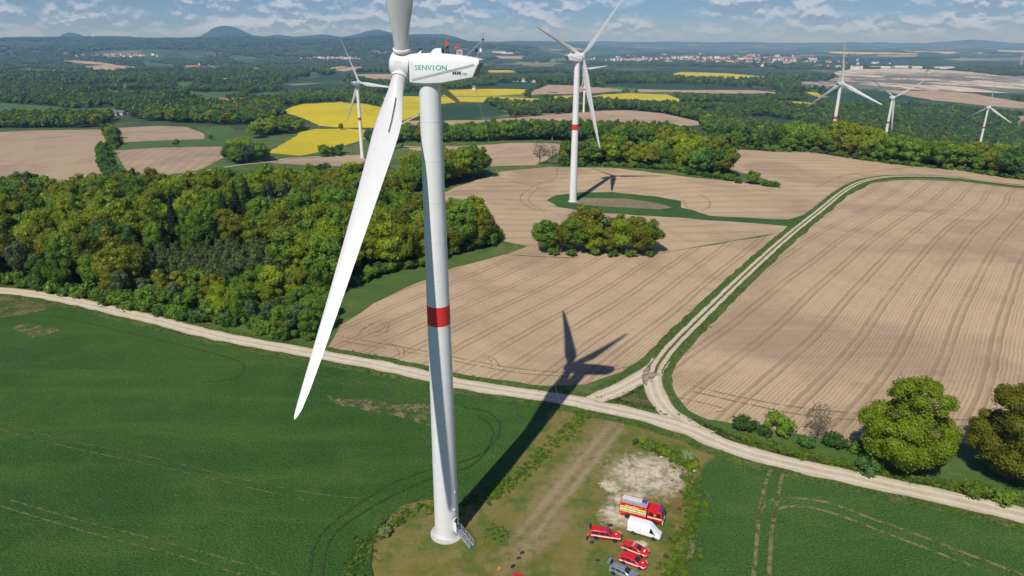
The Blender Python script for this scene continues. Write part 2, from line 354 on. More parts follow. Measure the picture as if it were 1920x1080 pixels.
# far hill ranges: (distance, depth of the slope, [(azimuth slope, crest height)])
RIDGES = [
 (11500, 2600, [(-1.6,160),(-.9,160),(-.70,172),(-.60,165),(-.52,178),(-.46,172),(-.40,178),(-.36,190),(-.3,200),(-.24,206),(-.16,198),(-.1,168),(-.05,120),(0,60),(.06,-20),(.14,-125),(2,-125)]),
 (16500, 1900, [(-1.6,120),(-.645,180),(-.63,240),(-.612,338),(-.596,300),(-.585,200),(-.578,200),(-.572,275),(-.562,205),(-.46,200),(-.44,225),(-.43,262),(-.418,350),(-.41,415),(-.397,450),(-.384,445),(-.372,385),(-.358,305),(-.342,270),(-.325,300),(-.30,260),(-.26,295),(-.235,260),(-.215,310),(-.197,372),(-.183,392),(-.17,352),(-.15,292),(-.115,300),(-.095,308),(-.08,270),(-.06,185),(-.02,165),(.04,160),(.1,120),(.2,0),(.3,-120),(2,-120)]),
 (26000, 2500, [(-1.6,200),(-.5,200),(-.48,320),(-.45,210),(-.27,330),(-.25,220),(-.1,190),(0,185),(.1,170),(.22,155),(.3,150),(.42,120),(.455,135),(.47,165),(.49,120),(.51,142),(.53,115),(.56,125),(.585,140),(.615,190),(.635,225),(.66,205),(.69,150),(.72,130),(1.6,130)])]
def tz(x, y):
    x = np.asarray(x, float); y = np.asarray(y, float)
    sh = np.broadcast(x, y).shape
    x = np.broadcast_to(x, sh).ravel(); y = np.broadcast_to(y, sh).ravel()
    ye = np.maximum.reduce([y, .55 * np.abs(x), np.full_like(x, 30.)])
    a = np.clip(x / ye, -1.3, 1.3)
    p = _feat(a, np.log(np.minimum(ye, 30000)))
    z = np.empty(len(x))
    for i in range(0, len(x), 20000):
        q = p[i:i + 20000]
        z[i:i + 20000] = _ph(np.linalg.norm(q[:, None] - _tp[None], axis=2)) @ _w[:_n] + _w[_n] + q @ _w[_n + 1:]
    k = np.clip((ye - 200) / 150, 0, 1)
    z = z * k * k * (3 - 2 * k)
    # gentle swells of the fields and woods
    r = np.clip((ye - 400) / 600, 0, 1)
    z += r * (1.6 * np.sin(x / 61 + 1.3 * np.sin(y / 97)) * np.sin(y / 83 + .7) + r * 3.0 * np.sin(x / 233 + 2) * np.sin(y / 310 + np.sin(x / 270)))
    f = np.clip((ye - 4500) / 5000, 0, 1)
    z += f * (26 * np.sin(x / 830 + 1.7 * np.sin(y / 1150)) * np.sin(y / 930 + 1.1 * np.sin(x / 1290)) + 12 * np.sin(x / 371 + y / 517) * np.sin(y / 443 - x / 611))
    for d, wd, c in RIDGES:
        c = np.array(c)
        h = np.interp(x / ye, c[:, 0], c[:, 1]); h = h + (np.maximum(h - 190, 0) * .22 if d < 20000 else 0) + (18 * np.sin(x / 900 + 2) + 12 * np.sin(x / 390) if d < 12000 else 0) - d * .0024 * (d < 20000) - d * .0013 + 9 * np.sin(x / 410) + 5 * np.sin(x / 173 + 1)
        g = np.exp(-((ye - d) / wd) ** 2)
        b = np.where(ye > d, np.minimum(z, h - 60), z)
        z = np.maximum(z, b + (h - b) * g)
    return z.reshape(sh)
FIELDS = [
 ('crop_field','crop',1,[(-181,189.6),(-170.2,196.7),(-154.6,203.4),(-147.8,212),(-119.1,198),(-86.9,181),(-68.8,173.4),(-52.3,167.3),(-36.7,161.9),(-21.8,155.3),(-13.4,151.6),(0,146.8),(9.6,143.9),(6.3,134.8),(0.2,120.6),(-6.1,108.8),(-9.2,106.7),(-16.3,109),(-20.9,107.1),(-23.5,102.2),(-24,97.4),(-23.8,91.2),(-20,81),(-14.9,71.6),(-86.5,71.6)]),
 ('crop_field','crop_lush',1,[(39.9,119.8),(44.1,123.7),(52.6,119.1),(66.9,112.3),(75,108),(92.3,100.9),(102.6,97),(82,71.6),(20.9,71.6),(24.4,80),(27.2,88.7),(34.3,107.2)]),
 ('hardstanding','pad',1,[(9.8,143.4),(17.6,141.4),(29.3,135.9),(38.8,129.9),(44,124.1),(39.7,120.2),(34.1,107.2),(26.9,88.7),(24.1,80),(20.7,71.6),(-14.8,71.6),(-19.7,81),(-23.6,91.2),(-23.8,97.4),(-23.2,102.2),(-20.7,106.7),(-16.3,108.5),(-9.2,106.3),(-5.6,108.7),(0.7,120.6),(6.8,134.8)]),
 ('ploughed_field','soilA',1,[(-53.3,178.1),(-52.5,192.9),(-46.3,212),(-34.7,232),(-22.6,249.5),(-2.2,266.7),(21.5,262.4),(56.6,266.1),(76.8,277),(109.9,294.4),(131.5,306.9),(105.9,269.6),(76.9,224.8),(56,193.7),(42.5,176.3),(32.9,164.4),(19,154.8),(5.4,154.8),(-14,160.4),(-28.7,165.1)]),
 ('ploughed_field','soilB',1,[(-2.2,267.4),(7.3,279.4),(-4.2,287.8),(-6.2,307.5),(-15.4,349),(-23.6,370.5),(-49.5,365.3),(-36.6,420.1),(-7.6,481.8),(27.3,497.4),(71.9,483.2),(114.3,440.1),(144.8,417.1),(161.2,403.3),(162.3,429.1),(122.9,540.8),(134.3,618.4),(177.3,673),(212.4,622.7),(268.3,617.2),(272.3,546.3),(297.9,522.3),(335.9,510.4),(372.9,473.2),(344.1,435.1),(309.5,468.4),(268.3,461.3),(226.4,435.4),(201,406.5),(165.1,353.2),(132.6,307.8),(110.2,295.3),(77,277.8),(56.8,266.8),(21.6,263.1)]),
 ('ploughed_field','soilC',1,[(39.7,154.8),(44.3,167),(61.8,195.9),(90.7,237.9),(129.1,294.7),(192.7,385.1),(228.7,426.2),(258.4,443.2),(299.3,451.8),(331.4,418.3),(359.8,348.5),(132.4,109.6),(108.7,124.1),(97.4,127.8),(74.2,127.8),(55.6,134.3),(45.6,137.8),(40,144.4)]),
 ('ploughed_field','soilD',1,[(-769.6,969.9),(-733,992.2),(-697.2,1007.5),(-589.9,996.8),(-485.1,831.9),(-384.9,647.4),(-332.2,560.8),(-350.1,515.5),(-409.7,540.9),(-425.6,523.1)]),
 ('ploughed_field','soilD',1,[(-578.9,1014.6),(-524.5,1036),(-477.1,1018.9),(-400,903),(-380.9,850.6),(-453.4,803)]),
 ('ploughed_field','soilE',1,[(-414.6,716.5),(-377.9,738.4),(-319.9,767.2),(-273.1,651.4),(-267.5,617.4),(-257.2,560.7),(-286.6,523.7),(-329.5,579.8)]),
 ('ploughed_field','soilF',1,[(-225.9,628.7),(-223.9,683.7),(-189.5,760.9),(-169.2,776.5),(-152.7,724.5),(-150,639.1),(-195.9,626.4)]),
 ('rapeseed_field','rape',1,[(-416.7,1260.4),(-426.4,1351),(-464.5,1700.8),(-439.6,1811.8),(-305,1488),(-233.5,1305.8),(-207.1,1234.7),(-170.4,1033),(-202.3,1013.3),(-242.1,1016.9),(-288.8,1045.9),(-332.8,1130.5)]),
 ('rapeseed_field','rape',1,[(-257.5,724.9),(-275.7,824.7),(-295.2,971.4),(-285.7,1004.9),(-240.8,1011.1),(-206.1,992.7),(-184.1,964.4),(-191,917.1),(-204.6,824.9),(-225.1,722.8)]),
 ('rapeseed_field','rape',1,[(-389,2023.5),(-338.3,2080.6),(-245.4,2028),(-161.2,1323.2),(-166.7,1118.1),(-178.5,1084.3),(-205.3,1235.4)]),
 ('rapeseed_field','rape',1,[(-227.2,2317.8),(-95.5,2304.8),(51.7,2287.5),(27.8,2044.4),(-60,1983.8),(-196.1,1994.9)]),
 ('rapeseed_field','rape',1,[(-205.7,1942.1),(-29.4,1944.6),(82.1,1902.1),(36.5,1604),(-38.6,1694.8),(-120.7,1729.9),(-167.9,1579.6)]),
 ('rapeseed_field','rape',1,[(229.7,2094.2),(286.6,2231.3),(375.3,2333),(527.7,2408.6),(509.3,2120.9),(462.2,1977.8),(366.5,1956.3),(268,1965.8)]),
 ('rapeseed_field','rape',1,[(105.2,1986.6),(187,2096.9),(184.8,1952.8),(114.4,1887.9)]),
 ('rapeseed_field','rape',1,[(916.3,4192.7),(1120.2,4682.8),(1303.3,4502.8),(1513.3,4105.2),(1195.7,3795.8),(955.7,3864.5)]),
 ('rapeseed_field','rape',1,[(1114.9,2711),(1136.6,2641.2),(1094.9,2440.5),(1046.5,2383.8)]),
 ('rapeseed_field','rape',1,[(787.1,2234),(898.2,2141.5),(924.6,2045.5),(828,2019.1)]),
 ('rapeseed_field','rape',1,[(-2233,5091.9),(-2192.6,5205.1),(-2037.7,5040.8),(-1888.2,4616.5),(-2047.1,4729.4)]),
 ('rapeseed_field','rape',1,[(-1721.5,4689.1),(-1746.1,4927.6),(-1577.9,4575.9),(-1582.2,4414.7)]),
 ('rapeseed_field','rape',1,[(-1262.4,4698.2),(-1267.4,5312.5),(-1202.1,5285.7),(-1148.2,4522.2)]),
 ('rapeseed_field','rape',1,[(-182,4513),(0,4610.8),(47.8,4266.3),(-125.4,4194)]),
 ('rapeseed_field','rape',1,[(6397.4,15292.8),(6556.7,13833.5),(7500.7,13231),(6734.6,12443),(6162.3,13861)]),
 ('rapeseed_field','rape',1,[(7832.2,13299.4),(9467.7,14447.1),(9213.2,14129.8),(7725.1,12709.7)]),
 ('rapeseed_field','rape',1,[(11275.2,16745.2),(12176.8,16456.5),(11547.1,15595.8),(9826.5,14426)]),
 ('pale_field','pale',1,[(5051.5,8694.1),(7348.8,11783.5),(7662.8,10533),(5873.7,8060.6),(5064.6,8108.6)]),
 ('pale_field','pale',1,[(3341.1,10230),(3749.9,10314.1),(4656.7,10721.5),(3918,9765.2)]),
 ('pale_field','pale',1,[(363.5,8152),(675,9087.4),(792.2,8880.8),(459.8,7727.2)]),
 ('ploughed_field','soilF',1,[(-108.8,1119.8),(-31.3,1169.2),(44.8,1247.7),(93.3,1316.1),(168.8,1359.2),(232.8,1390),(290.2,1359.4),(315.3,1269.2),(338.9,1194.7),(198,1044),(60.9,992.3),(-14.6,950.9),(-92.4,1002.7),(-157,996.9),(-168.9,1092.6)]),
 ('ploughed_field','soilF',1,[(-130.5,825.9),(-74.7,784),(-20.4,711.1),(7,693.1),(30.2,683.8),(52.5,664.8),(47.7,601.9),(17.1,507.5),(-21.3,513.5),(-30.6,586.8),(-64.2,688)]),
 ('ploughed_field','soilF',1,[(41.4,2028.8),(90.5,2402.9),(136.8,2714.3),(221.7,2754.7),(318.2,2640.7),(407.6,2513.7),(296.3,2308.3),(159.5,2111.3)]),
 ('ploughed_field','soilF',1,[(451.9,2606.8),(647.3,2682.9),(940.1,2751.8),(1076.2,2649.6),(809.3,2551.3),(450.8,2489.1)]),
 ('ploughed_field','soilF',1,[(-885,3694.2),(-730,3752.3),(-611.6,3800.9),(-502.2,3068.7),(-636.6,3264.6)]),
 ('ploughed_field','soilF',1,[(-1112.8,4447.3),(-1182.3,5285.6),(-1017.1,5051),(-1001.2,4252.9)]),
 ('ploughed_field','soilF',1,[(-3837.7,6095.1),(-3594.3,6041.6),(-3285.3,5807.7),(-2488.2,4869.2),(-2377.8,4254.1),(-2462.4,4187.3),(-3150.5,5229.3),(-3122.3,5477.8),(-3618.3,5859.9)]),
 ('ploughed_field','soilF',1,[(1504.2,2913.1),(1761.2,2967.2),(1849.9,2825),(1779.7,2391.8),(1642.4,2202.3),(1541.5,2287.8),(1437.1,2410)]),
 ('ploughed_field','soilF',1,[(8338.7,14922.8),(9101.1,14758.3),(7904.6,13340.2),(7681.2,13647.2)]),
 ('ploughed_field','soilF',1,[(4995.7,14343.5),(4891.5,11373.5),(4540.2,11332.8),(4987.9,14013.7)]),
 ('ploughed_field','soilF',1,[(338.6,11452.1),(1283.7,15106.5),(1539.8,14869.6),(724.3,13984.7)]),
 ('ploughed_field','soilF',1,[(-220.9,8509.1),(171,9220.5),(118.9,8000.5),(-119,8010.8)]),
 ('ploughed_field','soilF',1,[(1451.7,2011.8),(1549.5,2029.3),(1481.5,1936.2),(1390.9,1913.9)]),
 ('ploughed_field','soilF',1,[(6218,12328.7),(6871.5,12190.1),(6580.5,11743.8),(5836.6,11397.5)]),
 ('wheat_field','wheat',1,[(-152.2,1429.7),(-115.2,1650.7),(-41.2,1464.8),(2,1323.9),(-34.5,1222.5),(-110.9,1142.1),(-121.7,1136.5)]),
 ('wheat_field','wheat',1,[(-753.6,3138.4),(-1011.7,2960.1),(-937.9,3382.5),(-970.8,4056.2),(-812.3,4178.6),(-661.8,4116.9),(-621.4,3862.8),(-746.7,3838.4),(-879.5,3729.8)]),
 ('wheat_field','wheat',1,[(-913.8,2667.7),(-836,2778.1),(-742.8,2906.9),(-655,2904.4),(-642.7,2667.9),(-776.1,2575.1)]),
 ('wheat_field','wheat',1,[(-449,2200.6),(-378.7,2280.8),(-207.9,2204),(-194.3,2056.7),(-341.8,2102.9),(-390.1,2062.4)]),
 ('wheat_field','wheat',1,[(316.2,2802.3),(546.7,3030.4),(860.1,3090.7),(1117.4,2851.3),(968.6,2793.1),(654.9,2715),(459.2,2650.3)]),
 ('wheat_field','wheat',1,[(989,2421),(1179.3,2602.1),(1459.1,2845),(1433.7,2426.4),(1251.6,2430.5),(1026,2255.7)]),
 ('wheat_field','wheat',1,[(790,4806.4),(1204.6,5378.4),(1696.5,4935),(1615.3,4497.2),(1342.8,4604.7),(964.5,4446.7)]),
 ('wheat_field','wheat',1,[(-59.7,2647.2),(56.3,2999.7),(106.6,2836),(44,2338.2),(-52.4,2317.9)]),
 ('wheat_field','wheat',1,[(442.3,1395),(524.4,1461.4),(578.2,1359.5),(472.6,1256.9)]),
 ('wheat_field','wheat',1,[(386.3,1537.5),(474.1,1639.5),(434.1,1498.7),(388.6,1456.4)]),
 ('wheat_field','wheat',1,[(-170.5,3793.6),(59.8,3993.5),(381.1,4244.7),(400.4,3818),(105.9,3530.3),(-127.7,3406.2)]),
 ('wheat_field','wheat',1,[(3592.4,8629.4),(4740.3,9968.5),(4598.7,8474.2),(4153.3,7969.4),(3606.5,8075.6)]),
 ('wheat_field','wheat',1,[(3216.3,8832),(3525.1,8783.6),(3088.7,7827.7),(2875.7,8049.1)]),
 ('meadow','meadow',1,[(-1344.7,1737.6),(-1264.5,1736.3),(-1139.1,1666.6),(-894.3,1438.8),(-839.1,1452),(-785.9,1424.8),(-771.3,1368.2),(-831,1317.4),(-996.8,1361.3),(-1105.2,1420.5)]),
 ('meadow','meadow',1,[(-985.8,2139.4),(-970.7,2296.8),(-909.6,2349.9),(-845,2214.5),(-742.4,1815.3),(-747.6,1731),(-896.4,1975.4)]),
 ('meadow','meadow',1,[(-824.5,2195),(-814,2344.7),(-680.8,2293.9),(-634.9,2072.2),(-631.2,1880.9),(-692.2,1904.1)]),
 ('meadow','meadow',1,[(-1346.3,2822),(-1357.2,2938.4),(-1249.1,2793.5),(-1167.7,2522)]),
 ('meadow','meadow',1,[(-2950.1,4134.6),(-3261.3,4804),(-2819.8,4443.5),(-2594.3,4208.9),(-2668,3964.7)]),
 ('meadow','meadow',1,[(-3186.6,6007.6),(-2962,5941),(-2337,5138.1),(-2558.6,5200.4)]),
 ('meadow','meadow',1,[(-3828.7,7333),(-3568.8,7297.7),(-3312.8,6812.2),(-3451.1,6736.7)]),
 ('meadow','meadow',1,[(-3509.6,7522.1),(-3190.6,7292.9),(-2762.8,6640),(-3184.4,7034.8)]),
 ('meadow','meadow',1,[(-2911.8,7270.1),(-2489.7,6988),(-2340.2,6629),(-2604.2,6742)]),
 ('meadow','meadow',1,[(-5778.4,8186.6),(-5870.5,8499.1),(-5258.6,7684),(-5350.8,7611)]),
 ('meadow','meadow',1,[(-4337.5,7413.7),(-4267.9,7537),(-4106.7,7198)]),
 ('meadow','meadow',1,[(-1142.9,4022.3),(-1154.6,4232.9),(-1025.1,3752.3),(-1022.8,3594.4)]),
 ('meadow','meadow',1,[(-553.5,9348.7),(-223.1,10057.5),(0,9823.4),(-338.9,9146.6)]),
 ('meadow','meadow',1,[(735.7,11038.4),(1634.7,14726.3),(2017.4,14333.8),(999,11229.7)]),
 ('meadow','meadow',1,[(-465.4,1019.1),(-423.2,1040.9),(-378.2,945.3),(-360.6,865),(-372.7,846.6),(-398.1,903.5)]),
 ('meadow','meadow',1,[(-445.5,786.3),(-401.3,824.3),(-367.4,834.1),(-328.8,786.3),(-384.2,751.2),(-408.8,723.5)]),
 ('meadow','meadow',1,[(-380.4,1079.2),(-400.2,1205.7),(-362.9,1129.4),(-323,977),(-317.4,914.9)]),
 ('opencast_pit','pit',1,[(2182.9,4841.5),(2662.3,5661.1),(3162.5,5750.5),(3322.2,5293.6),(3092.5,4488.8),(3330.1,4445.8),(2135.1,2825.9),(1860.8,2890.5),(1713.8,3019.2),(1442.5,2931.2),(1261.3,3029.2),(1368.9,3456.3),(1606.3,3644.5),(1896.2,4113.1)]),
 ('spoil_slope','spoil',1,[(-659,3254.4),(-573.5,3561.2),(-432.2,3606),(-375.2,3124.8),(-521.4,3018.7)]),
 ('turbine_island','islandgrass',2,[(19.8,389),(27.2,402.6),(42.3,410),(61,405.2),(82.9,386.5),(94.3,372.2),(90.5,355.1),(99.6,335.3),(129.3,328.2),(136.8,327.3),(157.7,345.7),(177.5,371.7),(164.1,349.5),(147,326.3),(134.3,310.8),(129.4,314.7),(97.1,326.3),(68.1,339.5),(42.8,356),(25.3,372.6)]),
 ('turbine_island','pad2',3,[(33.4,387.8),(41,396.4),(64.5,386.3),(81,369.5),(85.9,355.9),(78.8,352),(55.5,365.7),(39.1,376.6)]),
 ('bare_patch','bare',2,[(-46.4,148.4),(-40.4,147),(-30.9,145),(-20.4,143.4),(-18.4,142.4),(-17.7,135.9),(-24.6,137.6),(-32.6,140.4),(-40.9,143.9)]),
 ('bare_patch','bare',2,[(-152.5,192.9),(-149.3,195.4),(-141.6,193.7),(-137.3,189.6),(-141.5,183.7),(-147.3,188.8)]),
 ('bare_patch','bare',3,[(39,118.3),(39.9,119.8),(33.7,104.9),(29.3,93.7),(26.3,86.4),(25.8,86.4),(28.9,94.3),(33.3,105.7)]),
 ('bare_patch','bare',3,[(-24.6,99),(-23.9,101.2),(-22.8,104.9),(-21,107.2),(-20,106.1),(-22,103.1),(-22.9,99),(-22.8,95),(-20.9,91.2),(-23.1,91.2)]),
 ('bare_patch','drygrass',2,[(-202.7,215.9),(-176,219.1),(-163.6,217),(-148.4,213),(-154.9,203.9),(-170.5,197.2),(-181.6,190.4)]),
 ('junction_verge','drygrass',2,[(20.9,147.6),(29.9,154.8),(35.7,159.8),(34.9,151.1),(36.7,141.9),(30.7,143.9)]),
]
RIBBONS = [
 ('gravel_track','road',4,5.4,[(-217,233.3),(-180.1,224.9),(-157,218.1),(-132.6,207.2),(-110.1,196.7),(-89,186),(-70.7,178.8),(-53.6,172.4),(-37.6,166.4),(-22.3,159.5),(-13.6,155.3),(0,150.8),(11.8,147.6),(20.4,143.7),(29.9,139.5),(38.6,134.1),(44.3,128.6),(49.8,124.1),(59.2,119.3),(68.3,115.3),(76.9,111.5),(85.2,108),(94.4,103.8),(107.5,98.3)]),
 ('grass_verge','verge',2,10.5,[(-217,233.3),(-180.1,224.9),(-157,218.1),(-132.6,207.2),(-110.1,196.7),(-89,186),(-70.7,178.8),(-53.6,172.4),(-37.6,166.4),(-22.3,159.5),(-13.6,155.3),(0,150.8),(11.8,147.6),(20.4,143.7),(29.9,139.5),(38.6,134.1),(44.3,128.6),(49.8,124.1),(59.2,119.3),(68.3,115.3),(76.9,111.5),(85.2,108),(94.4,103.8),(107.5,98.3)]),
 ('farm_track','rut',4,4.0,[(37.7,161.3),(40.6,168.3),(48.3,181.8),(64.6,207.1),(88.5,243.4),(125.7,298.3),(162.1,349.4),(192.3,392.2),(218.3,424.4),(240.8,443.3),(264.9,455.1),(305.6,462.1),(338.5,427.7)]),
 ('farm_track','road',3,5.2,[(19.5,146.5),(27.6,153),(34.1,159.2),(38.3,164.4),(41,169)]),
 ('farm_track','road',3,5.0,[(39.3,166.4),(36.8,159.8),(35.7,151.1),(36.5,142.4),(40.1,135.2),(43.7,130.8)]),
 ('grass_verge','verge',2,9.0,[(22.4,149.2),(33.6,160.1),(40.8,169.7),(48.3,181.8),(64.6,207.1),(88.5,243.4),(125.7,298.3),(162.1,349.4),(192.3,392.2),(218.3,424.4),(240.8,443.3),(264.9,455.1),(305.6,462.1),(338.5,427.7)]),
 ('grass_verge','verge',2,6.0,[(39.2,162.9),(37.6,151.1),(38.6,141.9),(42.4,134.8),(49.2,129.3),(58.9,124.1),(69.8,118.3),(78.9,115.1),(87.2,111.3),(99.7,105.7)]),
 ('gravel_track','road',4,4.5,[(-456.9,763.6),(-396.4,666.8),(-345.5,585.4),(-300.4,530),(-270.5,502.8)]),
 ('gravel_track','road',4,3.5,[(-247.7,413),(-266.3,474.4),(-270.5,502.8),(-252.7,545.5),(-225.9,628.7),(-223.9,683.7),(-204.9,730.9)]),
 ('gravel_track','road',4,4.0,[(-191,917.1),(-170.7,1010.1),(-162.6,1119.2),(-158.2,1298.5)]),
 ('tarmac_road','tarmac',4,8,[(-925.7,3248.1),(-967.4,3588.5),(-1127.2,4438.5),(-1175.7,5003.3)]),
 ('concrete_road','tarmac',4,6,[(-912,3808.4),(-768.4,3418.8),(-690.5,3289)]),
 ('tractor_track','tram',3,0.5,[(-103.8,111.3),(-90.2,106.4),(-75.2,101.2),(-61.6,97),(-48.6,92.7),(-38.4,89),(-30.6,85.9)]),
 ('tractor_track','tram',3,0.5,[(-101.6,108.3),(-88.5,103.8),(-73.7,98.6),(-60.3,94.5),(-49.7,90.9),(-41.6,88)]),
 ('tractor_track','tram',3,0.35,[(-124.3,139),(-101.4,130.3),(-73.6,121.7),(-50.7,113.8),(-37,110),(-26.4,108.3)]),
 ('tractor_track','tram',3,0.35,[(-122,135.9),(-99.6,127.6),(-72.3,119.1),(-50,111.6),(-38.5,108)]),
 ('tractor_track','trampress',3,0.6,[(-32.6,85.3),(-33.6,91.2),(-34.3,96.3),(-32.8,101.2),(-28.4,108),(-23.3,113.8),(-16.4,118.3),(-10,121.2),(-6.2,124.1),(-3.5,129.3),(-2.7,134.8),(-3.7,138.3),(-6.1,141.4),(-11.5,143.4)]),
 ('tractor_track','trampress',3,0.6,[(-30.1,85.3),(-31.5,91.2),(-32,96.3),(-30.7,100.4),(-26.1,106.4),(-20.8,111.6),(-15.5,115.6),(-9.8,118.3),(-6.7,122.1),(-4.9,127.2),(-4.2,132.5),(-5.5,136.4),(-8.1,139)]),
 ('tractor_track','trampress',3,0.4,[(-146.6,201.6),(-123.9,191.7),(-95.2,178.8),(-76.2,169.3),(-71.8,164.4),(-72,158.3),(-79.3,155.9)]),
 ('tractor_track','tram',3,0.3,[(-128.4,193.7),(-102.8,181.8),(-70.7,170.3),(-50.7,161.3),(-35.2,153.9),(-19.7,148.4)]),
 ('tractor_track','tram',3,0.3,[(-56.3,161.3),(-34.7,151.6),(-19.5,146.5),(-11.4,141.9)]),
 ('tractor_track','tramwide',3,0.9,[(37.7,84.2),(43.1,97.7),(46,104.9),(50.3,113.8),(53,118.3)]),
 ('tractor_track','tramwide',3,0.9,[(40.2,84.2),(45.6,97.7),(48.5,104.1),(52.4,112.1),(55.1,117.4)]),
 ('tractor_track','tramwide',3,0.9,[(44.9,102.6),(47.4,106.7),(50.4,108.5),(55,108.7),(60.4,107.1),(64.8,103.7),(71.7,98.5),(78,93.4),(83.7,88.7)]),
 ('tractor_track','tramwide',3,0.9,[(47.6,102.6),(49.5,105.3),(52.1,106.3),(55.9,106),(60.8,103.4),(67.7,97.9),(74,92.9),(79.8,88)]),
 ('turning_mark','soiltrack',3,0.5,[(-50.6,184.8),(-40.4,181),(-24.1,174.5),(0,164.4),(19.7,161.3),(31.6,165.1)]),
 ('turning_mark','soiltrack',3,0.5,[(-49.9,181.8),(-39.8,178.1),(-23.8,172),(0,161.9),(16.7,158.9)]),
 ('turning_mark','soiltrack',3,0.4,[(-46.4,188.8),(-43,195),(-40.5,195.4),(-38.9,192.1),(-39.9,188.8),(-43.1,186.8)]),
 ('turning_mark','soiltrack',3,0.4,[(-46.2,184.8),(-44.3,192.9),(-41,197.6),(-38.3,194.6),(-38,188.8),(-41.1,184.8)]),
 ('turning_mark','soiltrack',3,0.4,[(-36.7,179.5),(-33.7,178.1),(-32,175.2),(-31.7,172.4)]),
 ('turning_mark','soiltrack',3,0.4,[(-35.5,179.9),(-32.1,178.1),(-30.5,175.2),(-30.4,172.7)]),
 ('turning_mark','soiltrack',3,0.4,[(-8.2,171.7),(-5.8,168.7),(-5.4,164.4)]),
 ('turning_mark','soiltrack',3,0.4,[(-7.1,172),(-4.4,168.7),(-3.4,165.1)]),
 ('turning_mark','soiltrack',3,0.6,[(32.6,489.1),(28.4,451),(17.1,434.2),(8.1,409.7),(4.7,390.9),(7.4,372.8),(17.1,356.2)]),
 ('turning_mark','soiltrack',3,0.6,[(-12.8,464),(0,442.5),(16.7,423.1),(22.7,409)]),
 ('turning_mark','soiltrack',3,0.6,[(16.7,423.1),(10.1,395.2),(11.9,374),(22.7,354.2),(38.1,338.8)]),
 ('turning_mark','soiltrack',3,0.6,[(95.5,374.8),(93.5,354.6),(97.1,346.5),(105.2,355.9),(109.2,372.8),(107.6,387.2)]),
 ('turning_mark','soiltrack',3,0.6,[(183.2,406.4),(217.4,445.9),(248.7,466.2),(285.5,492.6),(330,527.4)]),
 ('turning_mark','soiltrack',3,0.7,[(46,153.9),(57.5,147.6),(68.8,143.2),(80.3,140.7),(94,138.3),(115.5,137.1)]),
 ('turning_mark','soiltrack',3,0.7,[(45.3,151.1),(56.6,145),(67.5,140),(78.8,137.6),(92.5,135.5),(113.6,134.3)]),
 ('turning_mark','soiltrack',3,0.4,[(59.2,140.4),(59,137.1),(60.6,134.8)]),
 ('turning_mark','soiltrack',3,0.4,[(60.9,142.4),(60.9,138.3),(62.7,135.5)]),
 ('turning_mark','soiltrack',3,0.4,[(39.6,148.4),(44.1,146.5),(50.7,142.4),(46.4,140.7)]),
]
